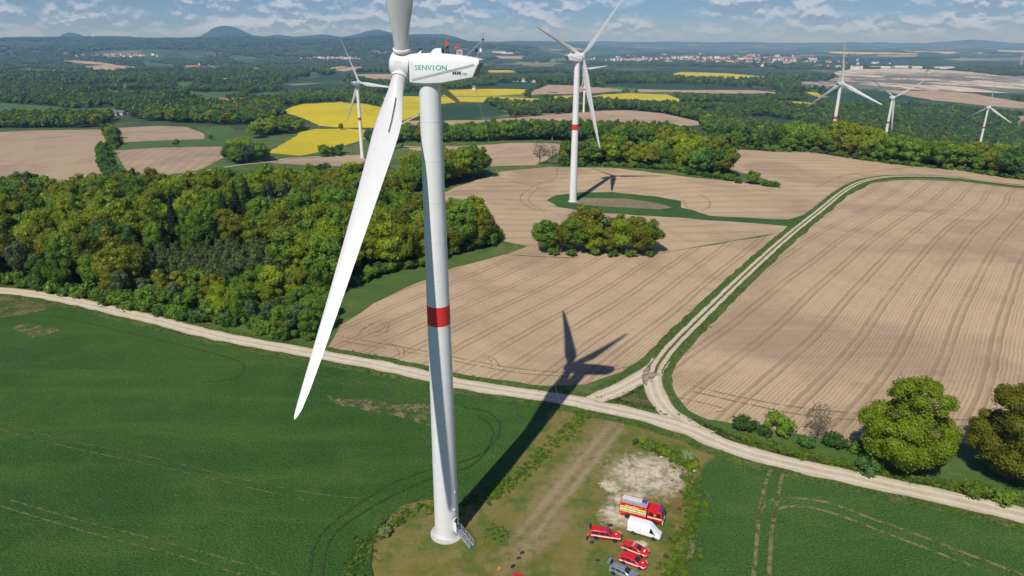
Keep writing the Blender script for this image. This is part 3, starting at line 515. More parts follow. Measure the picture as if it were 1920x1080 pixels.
FORESTS = [
 ('wood',8.0,17,'oak',[(-196.3,217),(-267,305.2),(-235,302.2),(-234.7,323.6),(-226.8,349.4),(-214.9,368.6),(-206.6,387),(-174.4,391.4),(-144.3,394.8),(-102.5,403.9),(-87,423.3),(-68.5,401.8),(-53.2,349.6),(-43.7,319),(-24.3,300.5),(-13.8,311.4),(-6.6,291.4),(-9.6,279.1),(-26.2,266.7),(-32.9,254.8),(-48.7,242.1),(-57.9,232.1),(-65.4,217),(-69.8,207.1),(-82.2,198),(-94,198),(-112.9,202.5),(-135.9,213),(-160.4,223.4),(-186.1,233.4)]),
 ('corner',4.6,8.5,'dark',[(-78.2,190.4),(-69.3,184.1),(-58.8,183.3),(-56.6,193.7),(-62.5,203.4),(-71,202.5),(-77.2,198)]),
 ('corner',5.5,10,'oak',[(-112.9,202.5),(-92.9,195.4),(-80.4,192.9),(-77.5,198.9),(-83.8,202.5),(-95.8,202.5),(-113.4,207.2)]),
 ('sapling',3.6,7,'sapling',[(-150,234.7),(-146.1,253.6),(-125.8,264.8),(-97.8,272.1),(-73.7,260.1),(-79.6,240.5),(-101.4,230),(-120.1,225)]),
 ('wood',8,15,'willow',[(-267,305.2),(-351.6,408.5),(-316.1,414),(-299.1,418.4),(-274,405.4),(-253.5,351.5),(-247.3,319.3)]),
 ('treeline',8,14,'willow',[(-261.9,381.9),(-261.3,410.9),(-256.7,428.5),(-237.1,404),(-233,369.3),(-240.4,353.1)]),
 ('hedgerow',8,11,'dark',[(-443.2,738),(-417.2,709.3),(-330.6,562.8),(-284.1,494.3),(-276,501.2),(-251,439.8),(-296.8,498),(-379.9,631.6)]),
 ('hedgerow',9,13,'dark',[(-576.5,980.1),(-529.4,923),(-453.6,797.7),(-425.3,732.7),(-486.4,832)]),
 ('clump',7.5,18,'oak',[(-65.7,398),(-41.6,420.3),(-19.9,460.7),(-22.9,486.7),(-44,510.1),(-73.3,465.7)]),
 ('belt',9.5,18,'belt',[(-136.4,860.3),(-68.9,809.3),(0,743.9),(66,711),(120.9,710.3),(144.2,652.5),(190.4,745.7),(208.6,818.4),(186.1,846.5),(77.9,842.7),(0,847.9),(-74.2,874.5),(-144.2,912.5)]),
 ('ridge_oaks',9.5,19,'oak',[(106.9,487.9),(128.6,547.5),(139.8,469.6),(143,441.4),(136.7,427.3),(119.4,447)]),
 ('ridge_oaks',9.0,23,'oak',[(230.8,573.8),(241.2,554.2),(261.1,523.2),(291.7,507.3),(303.2,527.3),(271.1,543.2),(249.9,574.2),(238.8,593.8)]),
 ('ridge_oaks',9.0,16,'belt',[(156.1,609.8),(199,582.8),(227.2,562.4),(233.7,578.4),(204.5,598.8),(160.2,625.8)]),
 ('back_wood',10.0,17,'oak',[(254.7,634.1),(249.6,534.5),(278.3,516.5),(331.5,503.5),(373.4,478.9),(420.2,538.9),(371,563.5),(310.6,576.5),(277.6,594.5),(278.8,694.1)]),
 ('ridge_oaks',9,19,'oak',[(291.7,507.3),(327.7,497.4),(363,460.2),(377.2,478.2),(339.6,515.4),(302.1,525.3)]),
 ('back_oaks',8.5,17,'oak',[(35.3,501.1),(72.9,490.3),(106.7,469.2),(112,503),(77.6,523.6),(41,525.7)]),
 ('clump',9,15,'dark',[(-260.8,624.6),(-262,659.2),(-250,698.1),(-231.6,644.9),(-241.2,592.9)]),
 ('clump',9,17,'oak',[(-327.2,864.5),(-323.6,912.5),(-297,964.8),(-297.2,996.6),(-316.5,1030.9),(-350.9,992.8),(-345.8,935.6)]),
 ('clump',8,14,'oak',[(-266.4,632.5),(-286.3,715.3),(-280.3,733.6),(-252.3,660.6),(-244.4,601.2)]),
 ('clump',7,10,'dark',[(-204.6,725.4),(-189.5,751.1),(-194,780),(-212,761.6)]),
 ('belt',9,15,'dark',[(-186.5,894.2),(-138.7,899.1),(-131.5,849.9),(-166.9,828.1),(-179.9,844.6)]),
 ('belt',10,17,'belt',[(-523.5,1084.8),(-419,1050.7),(-380.4,1079.2),(-400.2,1205.7),(-462.9,1384.1),(-524.7,1275.2),(-572.5,1189.5),(-605,1129.5)]),
 ('belt',10,16,'belt',[(-798.3,1082.8),(-603,1019.7),(-628.9,1087),(-678.9,1192.3),(-791.4,1248.1),(-926,1262),(-987,1253),(-813.7,1027.1)]),
 ('belt',11,17,'belt',[(-506.3,1668.8),(-470,1938.6),(-371.2,1883.5),(-215.6,1299.3),(-255.1,1527),(-421,2141.3),(-542.2,2243.1),(-655,2061.5),(-572.8,1679)]),
 ('belt',11,16,'belt',[(-106.4,1754.2),(-37.7,1655.7),(35.3,1550.2),(114.4,1503.8),(169.7,1487.6),(257.4,1538.1),(347.2,1423.4),(357,1260.9),(415.6,1175.8),(525.5,1134.1),(416.8,997.4),(291.4,1022.9),(315.8,1251.4),(299.6,1404.3),(247.9,1480.9),(103.8,1362),(20.1,1319.7),(-34.3,1503.2)]),
]
# ---------------- helpers ----------------
def tag(o, label=None, cat=None, group=None, kind=None):
    for k, v in (('label', label), ('category', cat), ('group', group), ('kind', kind)):
        if v: o[k] = v
    return o
def link(name, mesh, parent=None, loc=(0, 0, 0), rz=0):
    o = bpy.data.objects.new(name, mesh); COL.objects.link(o)
    o.parent = parent; o.location = loc; o.rotation_euler = (0, 0, rz); return o
def empty(name, loc=(0, 0, 0), rz=0, label=None, cat=None, group=None):
    o = link(name, None, None, loc, rz); o.empty_display_size = .5; return tag(o, label, cat, group)
def copy_tree(o, parent=None):
    c = o.copy(); COL.objects.link(c); c.parent = parent
    for ch in list(o.children): copy_tree(ch, c)
    return c
class MB:
    def __init__(s): s.v = []; s.f = []; s.uv = None
    def add(s, v, f):
        k = len(s.v); s.v += [tuple(p) for p in v]; s.f += [tuple(i + k for i in q) for q in f]; return s
    def box(s, c, d, rz=0, top=None):
        """centre, size; top=(sx,sy) scales the upper face"""
        tx, ty = top or (1, 1); pts = []
        for z, kx, ky in ((-.5, 1, 1), (.5, tx, ty)):
            for x, y in ((-.5, -.5), (.5, -.5), (.5, .5), (-.5, .5)):
                X, Y = x * d[0] * kx, y * d[1] * ky
                pts.append((c[0] + X * math.cos(rz) - Y * math.sin(rz), c[1] + X * math.sin(rz) + Y * math.cos(rz), c[2] + z * d[2]))
        return s.add(pts, [(3, 2, 1, 0), (4, 5, 6, 7), (0, 1, 5, 4), (1, 2, 6, 5), (2, 3, 7, 6), (3, 0, 4, 7)])
    def loft(s, rings, cap=True, closed=True):
        n = len(rings[0]); v = [p for r in rings for p in r]; f = []
        for i in range(len(rings) - 1):
            for j in range(n if closed else n - 1):
                a, b = i * n + j, i * n + (j + 1) % n
                f.append((a, b, b + n, a + n))
        if cap: f += [tuple(range(n))[::-1], tuple(range((len(rings) - 1) * n, len(rings) * n))]
        return s.add(v, f)
    def tube(s, pts, rad, n=8, cap=True):
        pts = [Vector(p) for p in pts]; rad = rad if isinstance(rad, (list, tuple)) else [rad] * len(pts)
        rings = []; ref = None
        for i, p in enumerate(pts):
            d = (pts[min(i + 1, len(pts) - 1)] - pts[max(i - 1, 0)]).normalized()
            if ref is None: ref = Vector((0, 0, 1)) if abs(d.z) < .9 else Vector((1, 0, 0))
            a = d.cross(ref).normalized(); b = d.cross(a); ref = b.cross(d) if False else ref
            rings.append([p + (a * math.cos(t) + b * math.sin(t)) * rad[i] for t in (2 * math.pi * k / n for k in range(n))])
        return s.loft(rings, cap)
    def lathe(s, prof, n=24, c=(0, 0, 0), axis='z', cap=True):
        rings = []
        for r, h in prof:
            ring = []
            for k in range(n):
                a = 2 * math.pi * k / n; x, y = r * math.cos(a), r * math.sin(a)
                ring.append({'z': (c[0] + x, c[1] + y, c[2] + h), 'x': (c[0] + h, c[1] + x, c[2] + y), 'y': (c[0] + x, c[1] + h, c[2] + y)}[axis])
            rings.append(ring)
        return s.loft(rings, cap)
    def prism(s, poly, y0, y1):
        """polygon in (x,z) extruded along y"""
        n = len(poly)
        return s.add([(x, y0, z) for x, z in poly] + [(x, y1, z) for x, z in poly],
                     [tuple(range(n)), tuple(range(n, 2 * n))[::-1]] + [(j, j + n, (j + 1) % n + n, (j + 1) % n) for j in range(n)])
    def mesh(s, name, mat, smooth=False, angle=40, bevel=0):
        me = bpy.data.meshes.new(name); me.from_pydata([tuple(p) for p in s.v], [], s.f); me.update()
        bm = bmesh.new(); bm.from_mesh(me); bmesh.ops.recalc_face_normals(bm, faces=bm.faces)
        if bevel:
            es = [e for e in bm.edges if len(e.link_faces) == 2 and e.calc_face_angle(0) > R(30)]
            bmesh.ops.bevel(bm, geom=es, offset=bevel, segments=2, profile=.6, affect='EDGES', clamp_overlap=True)
        bm.to_mesh(me); bm.free()
        if smooth:
            me.shade_smooth(); me.set_sharp_from_angle(angle=R(angle))
        me.materials.append(M[mat] if isinstance(mat, str) else mat); return me
    def build(s, name, mat, parent=None, smooth=False, loc=(0, 0, 0), rz=0, bevel=0, angle=40):
        return link(name, s.mesh(name, mat, smooth, angle, bevel), parent, loc, rz)
def npmesh(name, v, f, mat, uv=None):
    """v (N,3), f (M,3) or (M,4) arrays"""
    v = np.asarray(v, np.float32); f = np.asarray(f, np.int32); k = f.shape[1]
    me = bpy.data.meshes.new(name); me.vertices.add(len(v)); me.vertices.foreach_set('co', v.ravel())
    me.loops.add(f.size); me.loops.foreach_set('vertex_index', f.ravel())
    me.polygons.add(len(f)); me.polygons.foreach_set('loop_start', np.arange(0, f.size, k, dtype=np.int32))
    me.update(calc_edges=True); me.validate()
    me.materials.append(M[mat] if isinstance(mat, str) else mat)
    if uv is not None:
        l = me.uv_layers.new(name='UVMap'); l.data.foreach_set('uv', np.asarray(uv, np.float32)[f.ravel()].ravel())
    return me
def lift(y, layer): return layer * (.03 + 1.3e-4 * np.maximum(y, 0))
def G(x, y, layer=0):
    """height of the ground surface at x, y"""
    return float(tz(x, y)) + float(lift(np.float64(y), layer))

# ---------------- the land ----------------
def land_mat():
    t = NT('land'); x, y, zz = t.xyz(t.pos)
    a, b, f = t.noise(.010, 5, .6), t.noise(.07, 4, .65), t.noise(.9, 3, .75)
    c = t.mix(t.ramp(a, .34, .68), (.052, .105, .018), (.074, .130, .024))
    c = t.mix(t.ramp(b, .45, .8, 0, .6), c, (.10, .15, .03))
    c = t.mix(t.math('MULTIPLY', t.ramp(t.noise(.045, 6, .7, dist=.4), .47, .64), .6), c, (.17, .155, .06))
    # wooded country beyond the farm: forest floor, glades and far fields
    far = t.ramp(t.math('ADD', y, t.math('MULTIPLY', t.noise(.004, 3), 500)), 1150, 1350)
    g = t.noise(.0011, 6, .6, dist=.5)
    fc = t.mix(t.ramp(t.noise(.02, 5, .7), .35, .7), (.030, .056, .018), (.060, .092, .030))
    vo = t.n.new('ShaderNodeTexVoronoi'); vo.inputs['Scale'].default_value = .0021; t.l.new(t.rot(.4, (1, .6, 1)), vo.inputs['Vector'])
    vr = t.xyz(vo.outputs['Color'])[0]
    fld = t.mix(t.ramp(vr, .30, .34), (.055, .11, .045), (.10, .155, .055)); fld = t.mix(t.ramp(vr, .62, .66), fld, (.28, .22, .15)); fld = t.mix(t.ramp(vr, .80, .83), fld, (.20, .21, .09))
    fc = t.mix(t.math('MULTIPLY', t.ramp(g, .53, .56), t.ramp(zz, 60, -10)), fc, fld)
    fc = t.mix(t.ramp(zz, 40, 130), fc, (.026, .048, .022))
    c = t.mix(far, c, fc)
    t.bump(t.math('ADD', f, b), .5, .3)
    M['land'] = t.done(c, .9)
land_mat()
def land():
    ang = np.concatenate([np.arange(-180, -50, 3.), np.arange(-50, 50, .3), np.arange(50, 180, 3.)])
    rr = np.concatenate([[0.], np.geomspace(6, 30500, 435)])
    A, RR = np.meshgrid(np.radians(ang), rr)
    X, Y = RR * np.sin(A), RR * np.cos(A); Z = tz(X, Y)
    Z = np.where(Y < -50, 0, Z)
    global ZLO, ZHI; ZLO, ZHI = float(Z.min()) - 1.5, max(float(Z.max()), 135.) + 30
    n = len(ang); i = np.arange(len(rr) - 1)[:, None] * n; j = np.arange(n)[None]; j2 = (j + 1) % n
    f = np.stack([i + j, i + j2, i + n + j2, i + n + j], -1).reshape(-1, 4)
    me = npmesh('ground', np.stack([X, Y, Z], -1).reshape(-1, 3), f, 'land'); me.shade_smooth()
    o = link('ground', me); tag(o, kind='structure')
land()
def inside(px, py, poly):
    poly = np.asarray(poly); x0, y0 = poly[:, 0], poly[:, 1]; x1, y1 = np.roll(x0, -1), np.roll(y0, -1)
    r = np.zeros(len(px), bool)
    for a, b, c, d in zip(x0, y0, x1, y1):
        if b == d: continue
        k = (b > py) != (d > py); r ^= k & (px < (c - a) * (py - b) / (d - b) + a)
    return r
def wob(x, y, s=1.):
    return np.sin(x / (2.3 * s) + 1.7 * np.sin(y / (3.1 * s))) * .6 + np.sin(x / (.9 * s) - y / (1.3 * s)) * .4
rngF = np.random.default_rng(4)
def field(name, mat, layer, poly):
    p = np.array(poly); ym = np.median(p[:, 1])
    st = max(1.2, p[:, 1].min() * .012); pts = []
    for a, b in zip(p, np.roll(p, -1, 0)):
        s_ = max(1.2, min(a[1], b[1]) * .012)
        n = int(max(1, min(80, np.hypot(*(b - a)) / s_)))
        for k in range(n): pts.append(a + (b - a) * k / n)
    pts = np.array(pts); amp = np.minimum(.35 + .0012 * pts[:, 1], 6) * (3.2 if name == 'bare_patch' else 1)
    pts = pts + np.stack([wob(pts[:, 0], pts[:, 1], 1 + ym / 150), wob(pts[:, 1], pts[:, 0], 1 + ym / 150)], -1) * amp[:, None]
    lo, hi = pts.min(0), pts.max(0)
    gs = max(4., ym * .022); gs = max(gs, math.sqrt(max((hi - lo)[0] * (hi - lo)[1], 1) / 5000))
    gx, gy = np.meshgrid(np.arange(lo[0], hi[0], gs), np.arange(lo[1], hi[1], gs))
    q = np.stack([gx.ravel(), gy.ravel()], -1); q = q[inside(q[:, 0], q[:, 1], pts)]
    n = len(pts); allp = np.vstack([pts, q])
    vs_, _, fs, *_r = delaunay_2d_cdt([Vector(c) for c in allp.tolist()], [(i, (i + 1) % n) for i in range(n)], [], 0, 1e-4)
    v2 = np.array([tuple(c) for c in vs_]); f = np.array([t for t in fs if len(t) == 3])
    c = v2[f].mean(1); f = f[inside(c[:, 0], c[:, 1], pts)]
    z = tz(v2[:, 0], v2[:, 1]) + lift(v2[:, 1], layer)
    # counter-clockwise
    a, b, d = v2[f[:, 0]], v2[f[:, 1]], v2[f[:, 2]]
    cr = (b[:, 0] - a[:, 0]) * (d[:, 1] - a[:, 1]) - (b[:, 1] - a[:, 1]) * (d[:, 0] - a[:, 0])
    f[cr < 0] = f[cr < 0][:, ::-1]
    me = npmesh(name, np.column_stack([v2, z]), f, mat); me.shade_smooth()
    o = link(name, me); tag(o, kind='structure'); return o
POLYS = []
for nm, mt, ly, pl in FIELDS:
    field(nm, mt, ly, pl); POLYS.append(np.array(pl))
def smooth_line(pl, step):
    p = np.array(pl); n = len(p); out = []
    e = np.vstack([2 * p[0] - p[1], p, 2 * p[-1] - p[-2]])
    for i in range(n - 1):
        a, b, c, d = e[i:i + 4]; k = max(2, int(np.hypot(*(c - b)) / max(step, c[1] * .008)))
        for t in np.arange(k) / k:
            out.append(.5 * (2 * b + (c - a) * t + (2 * a - 5 * b + 4 * c - d) * t * t + (3 * b - a - 3 * c + d) * t ** 3))
    out.append(p[-1]); return np.array(out)
def ribbon(name, mat, layer, width, pl):
    c = smooth_line(pl, 1.0 if width > 1.5 else .8); d = np.gradient(c, axis=0); d /= np.linalg.norm(d, axis=1)[:, None]
    nrm = np.stack([-d[:, 1], d[:, 0]], -1); s = np.concatenate([[0], np.cumsum(np.hypot(*np.diff(c, axis=0).T))])
    m = 5 if width > 2 else 2; rows = []; uv = []
    for k in range(m):
        u = k / (m - 1); w = (u - .5) * width
        ed = (wob(s, s * .7 + k * 9, 1.) * min(.35, width * .06)) if k in (0, m - 1) else 0
        q = c + nrm * (w + ed)[:, None] if not np.isscalar(ed) else c + nrm * w
        rows.append(np.column_stack([q, tz(q[:, 0], q[:, 1]) + lift(q[:, 1], layer)])); uv.append(np.stack([np.full(len(c), u), s], -1))
    v = np.stack(rows, 1).reshape(-1, 3); uv = np.stack(uv, 1).reshape(-1, 2)
    i = np.arange(len(c) - 1)[:, None] * m; j = np.arange(m - 1)[None]
    f = np.stack([i + j + 1, i + j, i + m + j, i + m + j + 1], -1).reshape(-1, 4)
    me = npmesh(name, v, f, mat, uv); me.shade_smooth()
    o = link(name, me); tag(o, kind='structure'); return o
for r_ in RIBBONS: ribbon(*r_)
# ---------------- wind turbines ----------------
def text_mesh(s, size, mat, sx=1., ext=.01, off=0.):
    cu = bpy.data.curves.new('lettering', 'FONT'); cu.body = s; cu.size = size; cu.extrude = ext; cu.offset = off
    cu.align_x = 'CENTER'; cu.align_y = 'CENTER'; cu.resolution_u = 3
    o = bpy.data.objects.new('lettering', cu); COL.objects.link(o)
    me = bpy.data.meshes.new_from_object(o.evaluated_get(bpy.context.evaluated_depsgraph_get()))
    bpy.data.objects.remove(o); me.transform(Matrix.Diagonal((sx, 1, 1, 1))); me.name = 'lettering'
    me.materials.clear(); me.materials.append(M[mat]); return me
def side_text(s, size, mat, x, z, y, parent, sx=1., name='lettering', off=0.):
    """lettering on the +y side of a body whose nose is +x, read from outside"""
    me = text_mesh(s, size, mat, sx, .012, off); o = link(name, me, parent)
    o.matrix_local = Matrix.Translation((x, y, z)) @ Matrix(((-1, 0, 0, 0), (0, 0, 1, 0), (0, 1, 0, 0), (0, 0, 0, 1)))
    return o
BLADE = [(1.3, 2.05, 1., .5), (3.0, 2.05, 1., .5), (4.6, 2.3, .8, .47), (7, 3.15, .5, .43), (9.5, 3.85, .36, .40), (11.5, 3.9, .31, .39), (15, 3.55, .27, .37), (21, 2.95, .24, .35), (28, 2.35, .21, .33), (35, 1.85, .19, .31), (42, 1.4, .17, .30), (46.5, 1.05, .16, .3), (48.8, .72, .16, .32), (49.7, .38, .16, .4), (50, .06, .3, .5)]
def blade_mesh():
    mb = MB(); rings = []
    for r, c, t, f in BLADE:
        tw = R(13) * max(0, 1 - r / 32) * (1 if r > 4 else r / 4); ring = []
        cyl = max(0., min(1., (7 - r) / 4.)) if r > 3 else 1.
        for k in range(20):
            a = 2 * math.pi * k / 20; u = (1 - math.cos(a)) / 2                # 0 leading, 1 trailing
            yt = .5 * t * (2.97 * math.sqrt(max(u, 0)) - 1.26 * u - 3.52 * u * u + 2.84 * u ** 3 - 1.03 * u ** 4) * .98
            ya = yt * (1 if a < math.pi else -.72) + .02 * math.sin(math.pi * u)
            yc = .5 * t * math.sin(a)
            y = (yc * cyl + ya * (1 - cyl)) * c; x = (f - u) * c
            ring.append((x * math.cos(tw) - y * math.sin(tw), x * math.sin(tw) + y * math.cos(tw) - .00035 * r * r, r))
        rings.append(ring)
    mb.loft(rings); return mb.mesh('blade', 'blade_white', True, 60)
def tower_r(z): return 2.15 + (1.5 - 2.15) * z / 76.5
TM = {}
def turbine_meshes():
    TM['blade'] = blade_mesh()
    TM['collar'] = MB().lathe([(1.03, 1.95), (1.2, 1.98), (1.22, 2.2), (1.2, 2.32), (1.03, 2.36)], 32).mesh('root_collar', 'white', True, 50)
    for i, (a, b) in enumerate(((.2, 22.), (22., 40.5), (43.7, 60.), (60., 76.6))):
        TM['sec%d' % i] = MB().lathe([(tower_r(a), a), (tower_r(b), b)], 56).mesh('tower_section', 'white', True, 40)
    TM['band'] = MB().lathe([(tower_r(40.5) + .012, 40.5), (tower_r(43.7) + .012, 43.7)], 56).mesh('red_band', 'band_red', True, 40)
    for z in (8, 15, 22, 29, 35.5, 48, 54, 60, 66, 71.5):
        TM['seam%g' % z] = MB().lathe([(tower_r(z) + .004, z - .03), (tower_r(z) + .018, z - .02), (tower_r(z) + .018, z + .02), (tower_r(z) + .004, z + .03)], 56).mesh('weld_seam', 'seam', True)
    TM['found'] = MB().lathe([(2.95, -.3), (2.95, .17), (2.88, .24), (2.2, .26)], 48).mesh('foundation', 'concrete', True, 30)
    # nacelle: cross sections from tail to rotor
    st = [(-7.35, 1.12, .72, .62, .55, 1.45, 1.62, 1.5), (-7.05, 1.2, .7, .2, -.05, 1.45, 1.68, 1.5), (-6.45, 1.32, .62, -1.15, -1.38, 1.48, 1.74, 1.45), (-4.5, 1.62, .75, -1.5, -1.75, 1.5, 1.82, 1.5), (-2.2, 1.84, .9, -1.9, -2.13, 1.5, 1.88, 1.6),
          (0, 1.88, .95, -2.0, -2.27, 1.45, 1.9, 1.62), (1.6, 1.84, .95, -1.95, -2.24, 1.35, 1.9, 1.55), (2.32, 1.72, .9, -1.85, -2.14, 1.22, 1.86, 1.45)]
    rings = [[(x, wt, zt), (x, wm, zs), (x, wm, zl), (x, wb, zb), (x, -wb, zb), (x, -wm, zl), (x, -wm, zs), (x, -wt, zt)] for x, zt, zs, zl, zb, wt, wm, wb in st]
    TM['nacelle'] = MB().loft(rings).mesh('nacelle', 'white', True, 28, bevel=.05)
    # grey chamfer line across the side
    for s in (1, -1):
        xs = np.array([q[0] for q in st]); wm = np.array([q[6] for q in st]); mb = MB(); rings = []
        for x in np.linspace(2.0, -6.75, 15):
            zc = -1.62 + (2.0 - x) / 8.75 * 2.02; w = float(np.interp(x, xs, wm))
            rings.append([(x, s * (w + .02), zc + .17), (x, s * (w + .02), zc - .17), (x, s * (w - .06), zc - .17), (x, s * (w - .06), zc + .17)])
        TM['line%d' % s] = mb.loft(rings).mesh('side_stripe', 'grey_band')
    TM['rear'] = MB().add([(-7.40, 1.4, .60), (-7.40, -1.4, .60), (-6.62, -1.35, -1.15), (-6.62, 1.35, -1.15), (-7.2, 1.4, .66), (-7.2, -1.4, .66), (-6.42, -1.35, -1.1), (-6.42, 1.35, -1.1)], [(0, 1, 2, 3), (7, 6, 5, 4), (0, 4, 5, 1), (1, 5, 6, 2), (2, 6, 7, 3), (3, 7, 4, 0)]).mesh('rear_panel', 'rear_grey')
    TM['lip'] = MB().box((-7.35, 0, 1.09), (.7, 2.7, .10)).mesh('roof_lip', 'white', bevel=.02)
    TM['gap'] = MB().lathe([(1.62, 2.30), (1.62, 2.50)], 40, (0, 0, -.12), 'x').mesh('bearing_gap', 'dark', True)
    TM['neck'] = MB().lathe([(1.52, 76.55), (1.56, 76.58), (1.56, 76.72), (1.5, 76.8)], 48).mesh('yaw_ring', 'seam', True)
    TM['hub'] = MB().lathe([(1.80, -1.17), (1.86, -1.0), (1.93, -.3), (1.93, .5), (1.83, 1.05), (1.55, 1.5), (1.1, 1.75), (.5, 1.86), (.02, 1.88)], 48, (0, 0, 0), 'x').mesh('rotor_hub', 'white', True, 60)
    TM['hatch_panel'] = MB().box((.25, 1.915, .25), (.95, .05, .75)).mesh('access_panel', 'white', bevel=.02)
    # roof fittings
    hump = [(-.35, 1.83), (-.55, 2.08), (-.85, 2.38), (-1.2, 2.52), (-1.95, 2.52), (-2.02, 1.83)]
    TM['hump'] = MB().prism(hump, -.55, .55).mesh('vent_hood', 'white', True, 40, bevel=.06)
    TM['grille'] = MB().box((-2.06, 0, 2.17), (.10, .95, .58)).mesh('vent_grille', 'dark')
    TM['fhatch'] = MB().prism([(1.55, 1.8), (1.5, 2.5), (1.02, 2.5), (.98, 1.8)], -.5, -.42).mesh('open_hatch', 'dark')
    TM['fwedge'] = MB().prism([(1.45, 1.8), (.9, 1.8), (.9, 2.3)], .25, .5).mesh('hatch_prop', 'white')
    TM['rhatch_frame'] = MB().box((-4.45, 0, 1.98), (.08, 1.0, .82)).mesh('roof_hatch', 'white', bevel=.03)
    TM['rhatch_side'] = MB().prism([(-4.08, 1.66), (-4.12, 2.3), (-4.86, 2.26), (-4.86, 1.58)], .52, .6).mesh('roof_hatch', 'white')
    TM['rhatch_dark'] = MB().prism([(-4.16, 1.75), (-4.19, 2.23), (-4.8, 2.2), (-4.8, 1.68)], .6, .615).mesh('hatch_panel', 'rear_grey')
    m = MB()
    m.tube([(-5.25, .1, 1.5), (-7.65, .1, 3.55)], .035, 6)
    for y in (-.22, .22):
        m.tube([(-6.75, y, 1.25), (-7.1, y, 2.2), (-7.62, y * .3, 3.6)], .028, 6)
    for k in range(6):
        t = k / 6; m.tube([(-6.8 - .13 * k, -.2 + .03 * k, 1.5 + .36 * k), (-6.87 - .13 * k, .2 - .03 * k, 1.6 + .36 * k)], .02, 5)
    m.tube([(-7.05, -.35, 1.95), (-7.05, .35, 1.95)], .03, 6); m.tube([(-6.65, 0, 1.95), (-7.4, 0, 1.95)], .03, 6)
    m.tube([(-7.62, 0, 3.55), (-7.75, 0, 4.9)], [.03, .008], 6)
    TM['mast'] = m.mesh('weather_mast', 'galv', True)
    TM['sensor0'] = MB().lathe([(.10, 0), (.16, .05), (.16, .42), (.08, .5)], 12, (-6.72, 0, 1.98)).mesh('wind_sensor', 'dark', True)
    TM['sensor1'] = MB().lathe([(.05, 0), (.17, .1), (.19, .3), (.12, .48), (.03, .55)], 12, (-7.32, 0, 1.98)).mesh('beacon', 'stripe_white', True)
    TM['sensor2'] = MB().lathe([(.15, 0), (.17, .03), (.17, .2), (.03, .25)], 12, (-7.66, 0, 3.5)).mesh('beacon', 'ink', True)
    m = MB()
    for dx, dy in ((-.16, 0), (.16, 0), (0, .16), (0, -.16)): m.tube([(-7.66 + dx, dy, 3.7), (-7.66 + dx * .9, dy * .9, 4.4)], .018, 5)
    m.lathe([(.16, 4.38), (.17, 4.42), (.16, 4.46)], 12, (-7.66, 0, 0)); TM['cage'] = m.mesh('beacon_cage', 'galv', True)
    # vortex strip: a row of small fins on the blade near the root
    m = MB()
    for k in range(20):
        r = 6.0 + k * .27; i = np.interp(r, [b[0] for b in BLADE], [b[1] for b in BLADE]); t = np.interp(r, [b[0] for b in BLADE], [b[2] for b in BLADE])
        for s in (-1,):
            y = s * (i * t * .30 + .03); tw = R(13) * max(0, 1 - r / 32); x0 = -.26 * i
            for q in (0,):
                X, Y = (x0 + q) * math.cos(tw) - y * math.sin(tw), (x0 + q) * math.sin(tw) + y * math.cos(tw)
                m.box((X, Y - .00035 * r * r, r + q * .6), (.10, .16, .17))
    TM['fins'] = m.mesh('vortex_strip', 'ink')
turbine_meshes()
def turbine(base, phi, th, hz, label, main=False, pitch=88, scale=1., group=None):
    root = empty('wind_turbine', base, 0, label, 'wind turbine', group)
    if scale != 1.: root.scale = (scale,) * 3
    for k in range(4): link('tower_section', TM['sec%d' % k], root)
    link('red_band', TM['band'], root); link('foundation', TM['found'], root); link('yaw_ring', TM['neck'], root)
    for k in TM:
        if k.startswith('seam') and (main or k in ('seam22', 'seam60')): link('weld_seam', TM[k], root)
    nac = link('nacelle', TM['nacelle'], root, (0, 0, hz), phi)
    for k in ('line1', 'line-1', 'rear', 'lip', 'gap', 'hump', 'grille', 'rhatch_frame', 'rhatch_side', 'rhatch_dark', 'mast', 'sensor0', 'sensor1', 'sensor2', 'cage') + (('fhatch', 'fwedge') if main else ()):
        link(TM[k].name.split('.')[0], TM[k], nac)
    side_text('SENV1ON', .94, 'teal', -.75, .0, 1.895, nac, 1.08, off=.012)
    side_text('MM', .78, 'ink', -4.3, -.68, 1.83, nac, 1.0, off=.004)
    side_text('100', .44, 'ink', -5.32, -.78, 1.80, nac, 1.15)
    tilt = R(5)
    a = Vector((math.cos(phi) * math.cos(tilt), math.sin(phi) * math.cos(tilt), math.sin(tilt)))
    s = Vector((0, 0, 1)).cross(a).normalized(); u = a.cross(s)
    C = Vector((0, 0, hz)) + Vector((math.cos(phi), math.sin(phi), math.tan(tilt))) * 3.63
    hub = link('rotor_hub', TM['hub'], root)
    hub.matrix_local = Matrix.Translation(C) @ Matrix((a, s, u)).transposed().to_4x4()
    link('access_panel', TM['hatch_panel'], hub)
    cone = R(1.95)
    for k in range(3):
        t = th + k * 2 * math.pi / 3
        b0 = u * math.cos(t) + s * math.sin(t); td = -u * math.sin(t) + s * math.cos(t)
        b = b0 * math.cos(cone) + a * math.sin(cone); ax = a * math.cos(cone) - b0 * math.sin(cone)
        p = R(pitch); c = ax * math.sin(p) + td * math.cos(p); nn = b.cross(c)
        bl = link('blade', TM['blade'], root); bl.matrix_local = Matrix.Translation(C) @ Matrix((c, nn, b)).transposed().to_4x4()
        link('root_collar', TM['collar'], bl)
        if main or scale == 1. and abs(base[1]) < 500: link('vortex_strip', TM['fins'], bl)
    return root, nac
TB = (-11.5, 99.0, 0.0)
MAIN, NAC = turbine((TB[0], TB[1], .03), R(171.9), R(19.77), 78.78, 'large white wind turbine with two workers on its nacelle, beside the parked fire vehicles', True)
